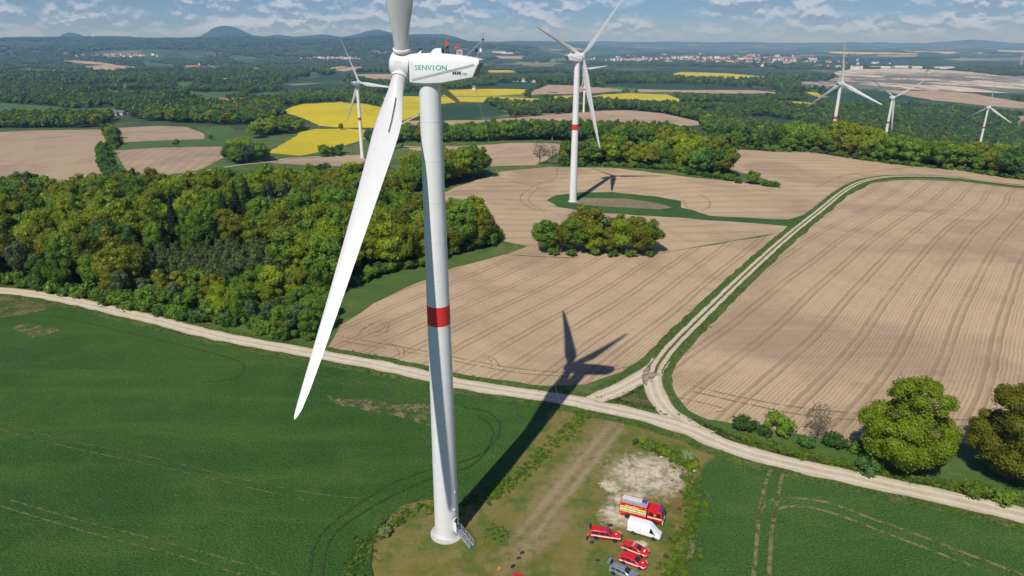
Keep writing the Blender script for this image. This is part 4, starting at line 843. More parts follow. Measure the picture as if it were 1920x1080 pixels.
def stairs(root, ang, z0=1.95, r0=2.12):
    d = Vector((math.cos(ang), math.sin(ang), 0)); n = Vector((-d.y, d.x, 0))
    def P(r, w, z): return d * r + n * w + Vector((0, 0, z))
    st = MB()
    for w in (-.5, .5):
        st.loft([[P(r, w + q, z + e) for q, e in ((-.03, -.13), (.03, -.13), (.03, .13), (-.03, .13))] for r, z in ((3.0, z0 - .08), (5.85, .12))])
        st.loft([[P(r, w + q, z0 - .08 + e) for q, e in ((-.03, -.1), (.03, -.1), (.03, .1), (-.03, .1))] for r in (r0 - .05, 3.0)])
    so = st.build('stair_stringer', 'galv', root)
    step = MB().box((0, 0, 0), (.20, .96, .045)).mesh('tread', 'galv')
    for k in range(10):
        t = (k + .7) / 10.4; p = P(3.0 + 2.85 * t, 0, z0 - .1 - (z0 - .22) * t)
        o = link('tread', step, so, p, ang)
    MB().box((0, 0, 0), (.95, .96, .06)).build('landing', 'galv', root, loc=P(2.62, 0, z0 - .04), rz=ang)
    for w in (-.52, .52):
        m = MB()
        for h in (1.05, .55): m.tube([P(2.2, w, z0 + h), P(3.0, w, z0 + h), P(5.8, w, .12 + h), P(5.85, w, .12)], .035, 6)
        for r, z in ((2.25, z0), (3.0, z0), (3.95, z0 * .68 + .05), (4.9, z0 * .36 + .05)): m.tube([P(r, w, z - .05), P(r, w, z + 1.05)], .03, 6)
        m.build('handrail', 'galv', root, True)
    # oval doorway, open leaf, lamp
    fr = MB(); pts = []
    for k in range(28):
        t = 2 * math.pi * k / 28; w = .55 * math.cos(t); z = z0 + 1.12 + (.62 if math.sin(t) > 0 else .62) * math.sin(t) + (.5 if math.sin(t) > 0 else -.5)
        pts.append((w, z))
    def onw(w, z, off): rr = tower_r(z) + off; return d * math.sqrt(rr * rr - w * w) + n * w + Vector((0, 0, z))
    fr.loft([[onw(w * k, z0 + 1.12 + (z - z0 - 1.12) * (1 + (k - 1) * .5), o_) for w, z in pts] for k, o_ in ((1.22, .0), (1.2, .09), (1.0, .09), (1.0, .02))], cap=False)
    fr.build('door_frame', 'white', root, True)
    dr = MB(); dr.add([onw(w, z, .025) for w, z in pts], [tuple(range(28))]); dr.build('doorway', 'dark', root)
    hinge = onw(-.55, z0, .1)
    leaf = MB().box((.40, 0, .98), (.82, .05, 1.96)).build('door', 'stripe_white', root, loc=hinge + Vector((0, 0, .06)), rz=ang - R(12), bevel=.02)
    MB().box((.68, .05, 1.0), (.05, .09, .2)).build('handle', 'steel', leaf)
    MB().lathe([(.02, 0), (.14, .05), (.14, .25), (.05, .3)], 12).build('lamp', 'stripe_white', root, True, loc=onw(-.2, z0 + 4.1, .08))
    for h_ in (9.6,): MB().box((0, 0, 0), (.12, .22, .3)).build('sensor_box', 'stripe_white', root, loc=onw(.1, h_, .05), rz=ang)
stairs(MAIN, R(-38))
def ground_turbine(x, y, z, phi, th, label, group='wind turbines on the farmland', pitch=30):
    return turbine((x, y, z), R(phi), R(th), 78.9, label, False, pitch, group=group)
T2, _ = ground_turbine(35.2, 387, G(35.2, 387, 3), 32, 72, 'white wind turbine standing in a grass island within the ploughed field')
m_ = MB()
st_ = link('access_stair', MB().box((-3.2, -.6, .9), (2.2, .9, .12), 0).mesh('access_stair', 'galv'), T2); st_.rotation_euler = (0, R(-32), R(15)); st_.location = (-.2, 0, -1.2)
ground_turbine(-164.2, 752, G(-164.2, 752), 58, 26, 'white wind turbine at the edge of the yellow rapeseed hill')
ground_turbine(364.7, 787, G(364.7, 787), 38, 6, 'white wind turbine rising behind the oak ridge, one blade straight up')
ground_turbine(579.5, 1073, G(579.5, 1073), 26, 62, 'white wind turbine behind the oak ridge with two blades spread in a wide V')
ground_turbine(896.4, 1320, G(896.4, 1320), 24, 0, 'white wind turbine standing alone within the large forest')
ground_turbine(137.4, 1342, G(137.4, 1342), 44, 38, 'white wind turbine on the bare brown hill behind the tree belt')
for x, y, ph, th in ((5010, 7050, 60, 10), (5040, 6750, 70, 50), (5290, 7000, 40, 80)):
    ground_turbine(x, y, G(x, y), ph, th, 'tiny white wind turbine far beyond the opencast pit', 'far wind turbines beyond the opencast pit')
rp = MB(); P0 = Vector((-11.5, 99, 78.9)) + Vector((-math.cos(R(171.9)) * 6.2, -math.sin(R(171.9)) * 6.2, -1.4)); P1 = Vector((14.1, 117.4, .1))
rp.tube([P0 + (P1 - P0) * t - Vector((0, 0, 9 * t * (1 - t))) for t in np.linspace(0, 1, 20)], .014, 5)
tag(rp.build('rope', 'rope', None, True), 'thin rescue rope running from the nacelle tail down to the dry grass', 'rope')
# ---------------- vehicles ----------------
def interp_st(st, x):
    xs = [s[0] for s in st]; return [float(np.interp(x, xs, [s[k] for s in st])) for k in range(len(st[0]))]
def ring(s):
    x, zb, wm, zs, ws, zr, wr = s; zm = zb + (zs - zb) * .5; h = [(wm * .93, zb), (wm, zb + .14), (wm, zm), (ws, zs), (ws + (wr - ws) * .8, zs + (zr - zs) * .86), (wr * .88, zr)]
    return [(x, y, z) for y, z in h] + [(x, -y, z) for y, z in reversed(h)]
def side_pt(st, x, t, off=.012):
    """point on the +y side between belt (t=0) and roof (t=1)"""
    _, zb, wm, zs, ws, zr, wr = interp_st(st, x)
    return (x, ws + (wr - ws) * .8 * t + off, zs + (zr - zs) * .86 * t + off * .3)
def pane(parent, pts, mat='glass', name='window', th=.015):
    c = np.array(pts); n = np.cross(c[1] - c[0], c[-1] - c[0]); n = n / np.linalg.norm(n) * th; k = len(pts)
    return MB().add(list(c) + list(c - n), [tuple(range(k)), tuple(range(k, 2 * k))[::-1]] + [(j, j + k, (j + 1) % k + k, (j + 1) % k) for j in range(k)]).build(name, mat, parent)
WHEEL = {}
def wheels(parent, xs, y, r, w=.24, rimmat='chrome'):
    key = (r, w, rimmat)
    if key not in WHEEL:
        ty = MB().lathe([(r * .62, -w / 2), (r * .93, -w / 2), (r, -w * .32), (r, w * .32), (r * .93, w / 2), (r * .62, w / 2)], 24, axis='y', cap=False).mesh('tyre', 'rubber', True, 50)
        m = MB().lathe([(r * .64, -w * .42), (r * .5, -w * .46), (r * .14, -w * .34), (.02, -w * .36)], 20, axis='y', cap=False); m.lathe([(.02, w * .36), (r * .14, w * .34), (r * .5, w * .46), (r * .64, w * .42)], 20, axis='y', cap=False)
        WHEEL[key] = (ty, m.mesh('rim', rimmat, True, 40))
    for x in xs:
        for s in (-1, 1):
            wo = link('wheel', WHEEL[key][0], parent, (x, s * y, r)); link('rim', WHEEL[key][1], wo)
CAR = [(-2.30, .36, .78, .80, .74, .86, .60), (-2.22, .30, .86, .96, .80, 1.02, .62), (-2.02, .26, .90, 1.0, .84, 1.33, .60), (-1.65, .24, .91, 1.0, .87, 1.47, .64), (-.6, .24, .91, .98, .88, 1.50, .66), (.25, .24, .91, .96, .88, 1.45, .64), (1.10, .24, .91, .94, .86, .985, .70), (1.75, .26, .90, .86, .82, .90, .62), (2.18, .30, .85, .74, .74, .77, .52), (2.33, .36, .74, .60, .64, .63, .42)]
PICK = [(-2.62, .50, .84, 1.0, .82, 1.05, .62), (-2.56, .42, .91, 1.12, .86, 1.72, .68), (-2.2, .40, .93, 1.12, .88, 1.80, .70), (-.9, .40, .93, 1.10, .88, 1.82, .70), (.35, .40, .93, 1.08, .88, 1.76, .68), (1.15, .42, .93, 1.06, .88, 1.12, .74), (2.0, .44, .93, 1.0, .86, 1.05, .66), (2.55, .46, .88, .90, .80, .93, .56), (2.68, .5, .76, .72, .68, .75, .46)]
VAN = [(-2.98, .50, .90, 1.25, .92, 2.45, .78), (-2.9, .42, .98, 1.25, .97, 2.56, .82), (.6, .40, 1.0, 1.25, .98, 2.6, .82), (1.15, .40, 1.0, 1.25, .98, 2.50, .78), (1.55, .40, 1.0, 1.24, .97, 2.12, .76), (2.25, .42, .99, 1.18, .95, 1.34, .78), (2.75, .44, .95, 1.02, .86, 1.1, .60), (2.95, .5, .84, .80, .74, .84, .5)]
def strip_side(parent, st, x0, x1, z0, z1, mat, name='side_stripe', off=.012):
    for s in (1, -1):
        m = MB(); rg = []
        for x in np.linspace(x0, x1, 12):
            w = interp_st(st, x)[2] + off; rg.append([(x, s * w, z1), (x, s * w, z0), (x, s * (w - .05), z0), (x, s * (w - .05), z1)])
        m.loft(rg).build(name, mat, parent)
def car(name, near0, near1, st, paint, label, track, wr, wx, roofbar=None, stripes=(), wins=(), bonnet=None, tail=None, cat='car', group=None, lower=None):
    a, b = np.array(near0), np.array(near1); ang = math.atan2(b[1] - a[1], b[0] - a[0]); mid = (a + b) / 2
    n = np.array([-math.sin(ang), math.cos(ang)]); c = mid + n * track
    o = empty(name, (c[0], c[1], G(c[0], c[1], 1)), ang, label, cat, group)
    MB().loft([ring(s) for s in st]).build('body', paint, o, True, angle=35, bevel=.03)
    wheels(o, wx, track - .1, wr, .23)
    for x in wx:
        for s in (1, -1): MB().lathe([(wr * 1.16, -.02), (wr * 1.16, .02)], 20, (x, s * (interp_st(st, x)[2] - .005), wr + .03), 'y').build('wheel_arch', 'trim_black', o)
    for s in (1, -1):
        for x0, x1, x2, x3 in wins:      # bottom x0..x1, top x2..x3
            q = [side_pt(st, x0, .06), side_pt(st, x1, .06), side_pt(st, x3, .93), side_pt(st, x2, .93)]
            q = [(x, s * y, z) for x, y, z in q]; pane(o, q if s > 0 else q[::-1])
    # windscreen between roof front and scuttle
    xs = [k for k, q in enumerate(st) if q[0] > 0]; f0 = next(q for q in st if q[0] > .2 and q[5] > q[3] + .3); f1 = next(q for q in st if q[0] > f0[0] and q[5] < q[3] + .2)
    w0, w1 = f0[6] * .86, f1[6] * .98; dx, dz = f1[0] - f0[0], f1[5] - f0[5]; k = .03
    P = lambda t, w: (f0[0] + dx * t + .012, w, f0[5] + dz * t + .018)
    pane(o, [P(.07, w0), P(.07, -w0), P(.93, -w1), P(.93, w1)], 'glass', 'windscreen')
    zl = st[-2][3] - .08
    for s in (1, -1):
        MB().box((st[-2][0] + .03, s * (st[-2][4] - .12), zl), (.18, .28, .13)).build('headlight', 'lamp_clear', o, bevel=.02)
        MB().box((st[1][0] - .03, s * (st[1][4] - .02), st[1][3] - .06), (.1, .14, .2)).build('tail_light', 'lamp_red', o, bevel=.02)
        MB().box((f1[0] - .28, s * (interp_st(st, f1[0] - .28)[4] + .11), f1[3] + .08), (.1, .17, .13)).build('mirror', paint if lower is None else 'trim_black', o, bevel=.03)
    MB().box((st[-1][0] - .02, 0, .44), (.1, 1.25, .16)).build('front_bumper', 'trim_black', o, bevel=.03)
    MB().box((st[-1][0] + .005, 0, st[-1][3] - .03), (.05, .8, .1)).build('grille', 'trim_black', o)
    MB().box((st[-1][0] + .045, 0, .47), (.02, .46, .1)).build('number_plate', 'stripe_white', o)
    for args in stripes: strip_side(o, st, *args)
    if roofbar:
        x, mat = roofbar; z = interp_st(st, x)[5]
        lb = MB().box((x, 0, z + .09), (.28, 1.05, .11)).build('light_bar', mat, o, bevel=.03)
        MB().box((x, 0, z + .09), (.30, .28, .10)).build('centre_panel', 'stripe_grey', lb)
    if bonnet:
        x = bonnet[0]; z = interp_st(st, x)[5] + .012
        if bonnet[1] == 'round':
            e = MB().lathe([(.21, 0), (.21, .014)], 18, (x, 0, z)).build('bonnet_emblem', 'amber', o); MB().lathe([(.12, 0), (.12, .02)], 14, (x, 0, z)).build('emblem_centre', 'stripe_white', e)
        else: MB().box((x, 0, z + .01), (.22, .62, .02)).build('bonnet_panel', 'stripe_white', o)
    return o
WIN = ((-1.9, -1.15, -1.78, -1.12), (-1.06, -.08, -1.04, -.1), (.0, .92, -.02, .34))
car('red_estate_car', (19.4, 94.2), (21.8, 92.8), CAR, 'red_paint', 'red fire service estate car with white and yellow side stripe and grey light bar', .91, .33, (-1.38, 1.38), (-.25, 'stripe_grey'), (( -2.2, 2.1, .62, .76, 'stripe_white'), (-2.2, 2.1, .765, .82, 'yellow_hi')), WIN, (1.62, 'panel'))
car('red_estate_car', (18.6, 91.3), (21.0, 90.0), CAR, 'red_paint', 'red estate car with plain white stripe and round bonnet emblem, beside the silver car', .91, .33, (-1.38, 1.38), None, ((-2.2, 2.1, .58, .78, 'stripe_white'),), WIN, (1.62, 'round'))
sv = car('silver_estate_car', (16.6, 88.9), (18.9, 87.55), CAR, 'car_silver', 'silver estate car with its tailgate raised', .91, .33, (-1.38, 1.38), None, (), WIN)
tg = MB().loft([[(-1.75, .62, 1.50), (-1.75, -.62, 1.50), (-1.75, -.62, 1.44), (-1.75, .62, 1.44)], [(-2.35, .70, 1.86), (-2.35, -.70, 1.86), (-2.30, -.70, 1.80), (-2.30, .70, 1.80)], [(-2.72, .74, 1.78), (-2.72, -.74, 1.78), (-2.70, -.74, 1.72), (-2.70, .74, 1.72)]]).build('tailgate', 'car_silver', sv, True, bevel=.02)
MB().add([(-1.85, .52, 1.575), (-1.85, -.52, 1.575), (-2.28, -.58, 1.835), (-2.28, .58, 1.835)], [(0, 1, 2, 3)]).build('rear_window', 'glass', tg)
MB().add([(-2.235, .66, .80), (-2.235, -.66, .80), (-2.03, -.56, 1.32), (-2.03, .56, 1.32)], [(0, 1, 2, 3)]).build('boot_opening', 'dark', sv)
for s in (1, -1): MB().tube([(-1.7, s * .52, 1.53), (.2, s * .55, 1.53)], .022, 6).build('roof_rail', 'trim_black', sv, True)
pk = car('red_pickup', (14.7, 97.3), (17.9, 96.6), PICK, 'red_paint', 'red fire service pickup with hardtop canopy, white stripe and raised rear flap', .93, .38, (-1.62, 1.62), (.1, 'blue_lens'), ((-2.5, 2.5, .80, .98, 'stripe_white'),), ((-2.4, -1.15, -2.3, -1.12), (-.98, -.1, -.94, -.12), (-.02, .98, -.04, .42)), (1.8, 'round'), cat='pickup truck')
MB().box((-1.03, 0, 1.45), (.03, 1.62, .72)).build('canopy_joint', 'trim_black', pk)
MB().loft([[(-2.55, .66, 1.74), (-2.55, -.66, 1.74), (-2.55, -.66, 1.70), (-2.55, .66, 1.70)], [(-2.85, .68, 2.22), (-2.85, -.68, 2.22), (-2.89, -.68, 2.2), (-2.89, .68, 2.2)]]).build('canopy_flap', 'trim_black', pk)
va = car('white_van', (21.4, 98.6), (24.7, 97.05), VAN, 'car_white', 'white panel van with grey lettering parked against the fire engine', 1.0, .35, (-1.82, 1.82), None, ((-2.9, 2.4, .46, .58, 'trim_black'),), ((1.02, 1.98, 1.1, 1.42),), cat='van', lower=1)
for s in (1, -1):
    MB().box((-1.95, s * 1.0, 1.95), (.5, .03, .22), 0).build('logo_mark', 'logo_grey', va).rotation_euler = (s * R(7), 0, 0)
    MB().box((-1.75, s * .995, 1.62), (1.5, .03, .12), 0).build('lettering', 'logo_grey', va).rotation_euler = (s * R(7), 0, 0)
    MB().box((-.55, s * .992, 1.5), (.025, .03, 1.6)).build('door_joint', 'stripe_grey', va)
# fire engine
def fire_engine():
    a, b = np.array((21.2, 103.0)), np.array((25.5, 101.2)); ang = math.atan2(b[1] - a[1], b[0] - a[0]); c = (a + b) / 2 + np.array([-math.sin(ang), math.cos(ang)]) * 1.15
    o = empty('fire_engine', (c[0], c[1], G(c[0], c[1], 1)), ang, 'red fire engine with yellow and white side bands and a ladder on its grey roof', 'fire engine')
    bd = MB().box((-1.5, 0, 1.88), (5.0, 2.45, 2.34)).build('locker_body', 'red_paint', o, bevel=.05)
    for s in (1, -1):
        y = s * 1.235
        for z0, z1, mt, nm in ((2.28, 2.62, 'yellow_hi', 'yellow_band'), (2.10, 2.27, 'stripe_grey', 'grey_band'), (1.86, 2.09, 'stripe_white', 'white_band'), (1.66, 1.85, 'stripe_grey', 'grey_band'), (1.46, 1.65, 'yellow_hi', 'yellow_band')):
            MB().box((-1.5, y, (z0 + z1) / 2), (4.86, .03, z1 - z0)).build(nm, mt, bd)
        for x in (-3.93, -2.35, -.75, .96): MB().box((x, s * 1.245, 1.98), (.05, .04, 1.5)).build('shutter_post', 'trim_black', bd)
        MB().box((-1.7, s * 1.235, 2.79), (2.6, .03, .09)).build('white_line', 'stripe_white', bd)
        for x in (-3.85, -2.6, -1.3, .0, .85): MB().box((x, s * 1.235, 2.96), (.16, .03, .08)).build('marker_lamp', 'lamp_clear', bd)
        MB().box((-3.75, s * 1.24, 1.0), (.4, .03, .14)).build('corner_mark', 'amber', bd)
    MB().box((-1.5, 0, 3.07), (4.7, 2.1, .06)).build('roof_deck', 'galv', bd)
    for s in (1, -1): MB().box((-1.5, s * 1.18, 3.14), (4.95, .07, .2)).build('roof_rail', 'red_paint', bd)
    for s in (.25, .75):
        l = MB()
        for y in (s - .2, s + .2): l.box((-2.0, y, 3.26), (3.6, .06, .1))
        for k in range(11): l.box((-3.65 + k * .33, s, 3.26), (.05, .38, .05))
        l.build('ladder', 'stripe_white', bd)
    MB().box((.2, .55, 3.22), (.9, .6, .26)).build('roof_box', 'blue_lens', bd, bevel=.03); MB().box((-.2, -.55, 3.18), (.5, .35, .18)).build('roof_box', 'galv', bd, bevel=.03)
    cab = [(1.15, .75), (1.15, 2.88), (1.35, 2.98), (3.35, 2.98), (3.62, 2.8), (3.86, 1.75), (3.9, .75)]
    cb = MB().prism(cab, -1.2, 1.2).build('cab', 'red_paint', o, True, angle=25, bevel=.07)
    pane(cb, [(3.70, 1.08, 2.72), (3.70, -1.08, 2.72), (3.905, -1.12, 1.82), (3.905, 1.12, 1.82)], 'glass', 'windscreen')
    for s in (1, -1):
        for x0, x1 in ((1.45, 2.25), (2.75, 3.55)):
            q = [(x0, s * 1.225, 1.82), (x1, s * 1.225, 1.82), (x1 - .06, s * 1.225, 2.66), (x0, s * 1.225, 2.66)]; pane(cb, q if s < 0 else q[::-1])
        MB().lathe([(.22, 0), (.22, .03)], 18, (2.5, s * 1.2 - .015, 2.2), 'y').build('cab_emblem', 'amber', cb)
        MB().box((2.5, s * 1.21, 1.62), (2.6, .03, .1)).build('cab_band', 'yellow_hi', cb); MB().box((2.5, s * 1.21, 1.48), (2.6, .03, .14)).build('cab_band', 'stripe_white', cb)
        MB().box((3.95, s * 1.42, 2.25), (.12, .22, .6)).build('mirror', 'trim_black', cb, bevel=.03)
        MB().box((3.93, s * .95, .92), (.08, .34, .2)).build('headlight', 'lamp_clear', cb)
        MB().lathe([(.62, -.03), (.62, .03)], 24, (2.33, s * 1.19, .55), 'y').build('wheel_arch', 'trim_black', o); MB().lathe([(.62, -.03), (.62, .03)], 24, (-2.33, s * 1.21, .55), 'y').build('wheel_arch', 'trim_black', o)
    MB().box((3.3, 0, 3.08), (.34, 2.1, .18)).build('light_bar', 'blue_lens', cb, bevel=.03)
    MB().box((3.93, 0, .66), (.16, 2.35, .34)).build('front_bumper', 'stripe_white', o, bevel=.04)
    MB().box((-.1, 0, .72), (7.6, .9, .3)).build('chassis', 'trim_black', o)
    MB().box((1.1, 0, 1.9), (.12, 2.1, 2.1)).build('cab_gap', 'trim_black', o)
    wheels(o, (-2.33, 2.33), 1.05, .52, .32, 'steel')
fire_engine()
car('red_estate_car', (-.2, 86.35), (1.9, 85.0), CAR, 'red_paint', 'red vehicle roof just showing beyond the scattered kit bags', .91, .33, (-1.38, 1.38), None, (), WIN).location.x += .55
# ---------------- people ----------------
def person(loc, rz, joints, label, top='orange_cloth', z_split=.95, helmet='helmet_red', legs='dark_cloth'):
    """joints: dict name -> (x,y,z); one continuous skinned body"""
    J = joints; order = list(J); idx = {n: i for i, n in enumerate(order)}
    E = [('pelvis', 'waist'), ('waist', 'chest'), ('chest', 'neck'), ('neck', 'chin'), ('chin', 'head'), ('head', 'crown_')]
    for s in 'LR':
        E += [('chest', 'sh' + s), ('sh' + s, 'el' + s), ('el' + s, 'wr' + s), ('wr' + s, 'pa' + s), ('pelvis', 'hip' + s), ('hip' + s, 'kn' + s), ('kn' + s, 'an' + s), ('an' + s, 'toe' + s)]
    rad = dict(pelvis=.15, waist=.14, chest=.17, neck=.06, chin=.075, head=.10, crown_=.07, sh=.08, el=.055, wr=.038, pa=.042, hip=.10, kn=.07, an=.05, toe=.045)
    V = [J[n] for n in order]; ED = [(idx[a], idx[b]) for a, b in E]; RD = [rad.get(n, rad.get(n[:-1])) for n in order]
    for s in 'LR':                                                  # five fingers from the palm, the thumb off its side
        w, p = np.array(J['wr' + s]), np.array(J['pa' + s]); d = p - w; d = d / (np.linalg.norm(d) + 1e-9); q = np.cross(d, [0, .3, 1]); q /= np.linalg.norm(q) + 1e-9; nn = np.cross(q, d)
        for k, (o_, l_) in enumerate(((-.034, .065), (-.012, .078), (.012, .074), (.034, .058), (.05, .05))):
            b0 = p + q * o_ + d * (.03 if k < 4 else -.03); i0 = len(V)
            V += [tuple(b0), tuple(b0 + d * l_ * .55 + (q * .02 if k == 4 else 0)), tuple(b0 + d * l_ - nn * .03)]
            ED += [(idx['pa' + s], i0), (i0, i0 + 1), (i0 + 1, i0 + 2)]; RD += [.012, .0095, .008]
    me = bpy.data.meshes.new('body'); me.from_pydata(V, ED, []); ob = bpy.data.objects.new('person', me); COL.objects.link(ob)
    ob.modifiers.new('skin', 'SKIN'); sk = me.skin_vertices[0].data
    for i, r in enumerate(RD): sk[i].radius = (r, r * (.8 if i == idx['chest'] or i == idx['waist'] else 1)); sk[i].use_root = i == idx['pelvis']
    ss = ob.modifiers.new('sub', 'SUBSURF'); ss.levels = ss.render_levels = 2
    nm = bpy.data.meshes.new_from_object(ob.evaluated_get(bpy.context.evaluated_depsgraph_get())); bpy.data.objects.remove(ob)
    nm.materials.clear()
    for mt in (top, legs, 'skin', 'trim_black'): nm.materials.append(M[mt])
    head, pl, pr_ = (np.array(J[k]) for k in ('head', 'paL', 'paR'))
    neckz = J['neck'][2]
    for p in nm.polygons:
        c = np.array(p.center)
        p.material_index = 2 if (c[2] > neckz + .04 and np.hypot(*(c - head)[:2]) < .2) or min(np.linalg.norm(c - pl), np.linalg.norm(c - pr_)) < .13 else 3 if c[2] < .12 else 1 if c[2] < z_split else 0
    nm.shade_smooth(); o = link('person', nm, None, loc, rz); tag(o, label, 'person')
    hx, hy, hz_ = J['head']
    MB().lathe([(.128, 0), (.132, .05), (.12, .11), (.085, .155), (.03, .175)], 16, (hx, hy, hz_ + .01)).build('helmet', helmet, o, True)
    for s in (1, -1): MB().box((hx + .098, hy + s * .035, hz_ + .0), (.012, .026, .014)).build('eye', 'ink', o)
    MB().box((hx + .11, hy, hz_ - .035), (.03, .022, .04)).build('nose', 'skin', o); MB().box((hx + .095, hy, hz_ - .075), (.012, .045, .01)).build('mouth', 'band_red', o)
    for s in (1, -1): MB().box((hx, hy + s * .105, hz_ - .01), (.04, .025, .06)).build('ear', 'skin', o, bevel=.008)
    cz = J['chest'][2]; px_, py_ = J['pelvis'][:2]
    MB().lathe([(.20, 0), (.205, .02), (.205, .06), (.20, .08)], 18, (px_, py_, J['pelvis'][2] - .02), cap=False).build('harness_belt', 'trim_black', o)
    return o
def stand(bend=0., armL=None, armR=None, stride=.0):
    b = bend; J = dict(pelvis=(0, 0, .98), waist=(.02 + .12 * b, 0, 1.14), chest=(.03 + .35 * b, 0, 1.38 - .08 * b), neck=(.04 + .5 * b, 0, 1.55 - .14 * b), chin=(.07 + .55 * b, 0, 1.63 - .16 * b), head=(.07 + .58 * b, 0, 1.70 - .18 * b), crown_=(.06 + .6 * b, 0, 1.78 - .2 * b))
    for s, n in ((1, 'L'), (-1, 'R')):
        J['sh' + n] = (.03 + .42 * b, s * .20, 1.47 - .1 * b); J['hip' + n] = (0, s * .10, .93); J['kn' + n] = (.04 + s * stride, s * .12, .52); J['an' + n] = (s * stride, s * .13, .09); J['toe' + n] = (.17 + s * stride, s * .15, .05)
    for n, s, arm in (('L', 1, armL), ('R', -1, armR)):
        e, w, p = arm or ((.0, s * .29, 1.18), (.14, s * .26, .96), (.2, s * .25, .88)); J['el' + n], J['wr' + n], J['pa' + n] = e, w, p
    return J
NM = Matrix.Translation((TB[0], TB[1], 78.81)) @ Matrix.Rotation(R(171.9), 4, 'Z')
p1 = NM @ Vector((-2.75, .25, 1.76)); p2 = NM @ Vector((-4.15, .2, 1.64))
person(p1, R(265), stand(.05, ((.10, .36, 1.22), (.26, .22, 1.36), (.32, .16, 1.42)), ((.08, -.40, 1.24), (.18, -.24, 1.08), (.22, -.16, 1.05)), .06), 'person in red and orange climbing suit and helmet standing upright on the nacelle roof')
# crouching, feet inside the open hatch edge
JC = stand(.25, ((.22, .34, .82), (.42, .2, .92), (.5, .14, .95)), ((.22, -.34, .82), (.42, -.2, .90), (.5, -.12, .92)))
for k, (x, y, z) in list(JC.items()):
    if k[:2] not in ('kn', 'an', 'to', 'el', 'wr', 'pa'): JC[k] = (x, y, z - .42)
for s, n in ((1, 'L'), (-1, 'R')): JC['kn' + n] = (.38, s * .17, .50); JC['an' + n] = (.05, s * .15, .09); JC['toe' + n] = (.22, s * .16, .05)
person(p2, R(262), JC, 'person in orange suit and red helmet crouching beside the open roof hatch', z_split=.72)
person((13.1, 97.25, G(13.1, 97.2, 1)), R(-10), stand(.30, ((.30, .30, 1.14), (.48, .22, 1.02), (.54, .2, .98)), ((.28, -.32, 1.12), (.46, -.22, .98), (.52, -.2, .95)), .08), 'person in orange jacket and dark trousers behind the red pickup', z_split=1.0)
# ---------------- kit on the grass ----------------
def bag(x, y, rz, L, Wd, Hh, label, mat='dark_cloth'):
    o = empty('kit_bag', (x, y, G(x, y, 1)), rz, label, 'bag')
    MB().loft([[(L * t, Wd * k * math.cos(a) * .5, Hh * (.5 + .5 * k * math.sin(a))) for a in np.linspace(0, 2 * math.pi, 13)[:-1]] for t, k in ((-.5, .35), (-.46, .75), (-.3, 1.0), (.0, .93), (.3, 1.02), (.46, .8), (.5, .4))]).build('bag_body', mat, o, True)
    for q in (-.18, .18): MB().tube([(L * q, -Wd * .5, Hh * .4), (L * q, -Wd * .3, Hh * 1.05), (L * q, Wd * .3, Hh * 1.05), (L * q, Wd * .5, Hh * .4)], .025, 6).build('strap', 'trim_black', o, True)
bag(17.7, 100.9, .3, 1.0, .55, .4, 'black kit bag lying on the chalky ground beside the white van'); bag(13.9, 96.5, .5, .7, .5, .45, 'black kit bag at the feet of the person behind the pickup')
bag(14.4, 92.2, .1, .6, .4, .3, 'small black kit bag alone on the grass near the silver car'); bag(1.7, 93.9, .6, .75, .45, .4, 'black kit bag on the grass, one of two lying close together towards the tower')
bag(1.1, 92.7, .2, .75, .4, .35, 'black kit bag with the one towards the tower lying just behind it'); bag(.1, 90.7, 1.0, .9, .5, .4, 'black and grey kit bag lying next to the orange gear')
gr = empty('rope_coil', (-2.2, 90.2, G(-2.2, 90.2, 1)), 0, 'small heap of orange and yellow gear on the grass', 'rope')
for k, (r, mt) in enumerate(((.30, 'orange_cloth'), (.22, 'yellow_hi'), (.26, 'orange_cloth'))): MB().tube([(r * math.cos(t) + .05 * k, r * math.sin(t), .05 + .07 * k) for t in np.linspace(0, 6.1, 18)], .05, 6).build('coil', mt, gr, True)
for i, (x, y, s) in enumerate(((33.2, 121.8, 1.1), (35.2, 120.6, 1.5), (36.4, 119.4, 1.2), (31.4, 122.6, .7), (37.2, 117.6, .9))):
    m = ICO_ = None; bm = bmesh.new(); bmesh.ops.create_icosphere(bm, subdivisions=2, radius=.5)
    for v in bm.verts: v.co *= 1 + .35 * math.sin(v.co.x * 7 + i) * math.cos(v.co.y * 6 + v.co.z * 5 + i)
    me = bpy.data.meshes.new('chalk_boulder'); bm.to_mesh(me); bm.free(); me.materials.append(M['concrete'])
    o = link('chalk_boulder', me, None, (x, y, .12), i); o.scale = (s, s * .7, s * .5); tag(o, 'pale chalk boulder in the row along the weedy bank', 'boulder', 'chalk boulders on the bank')
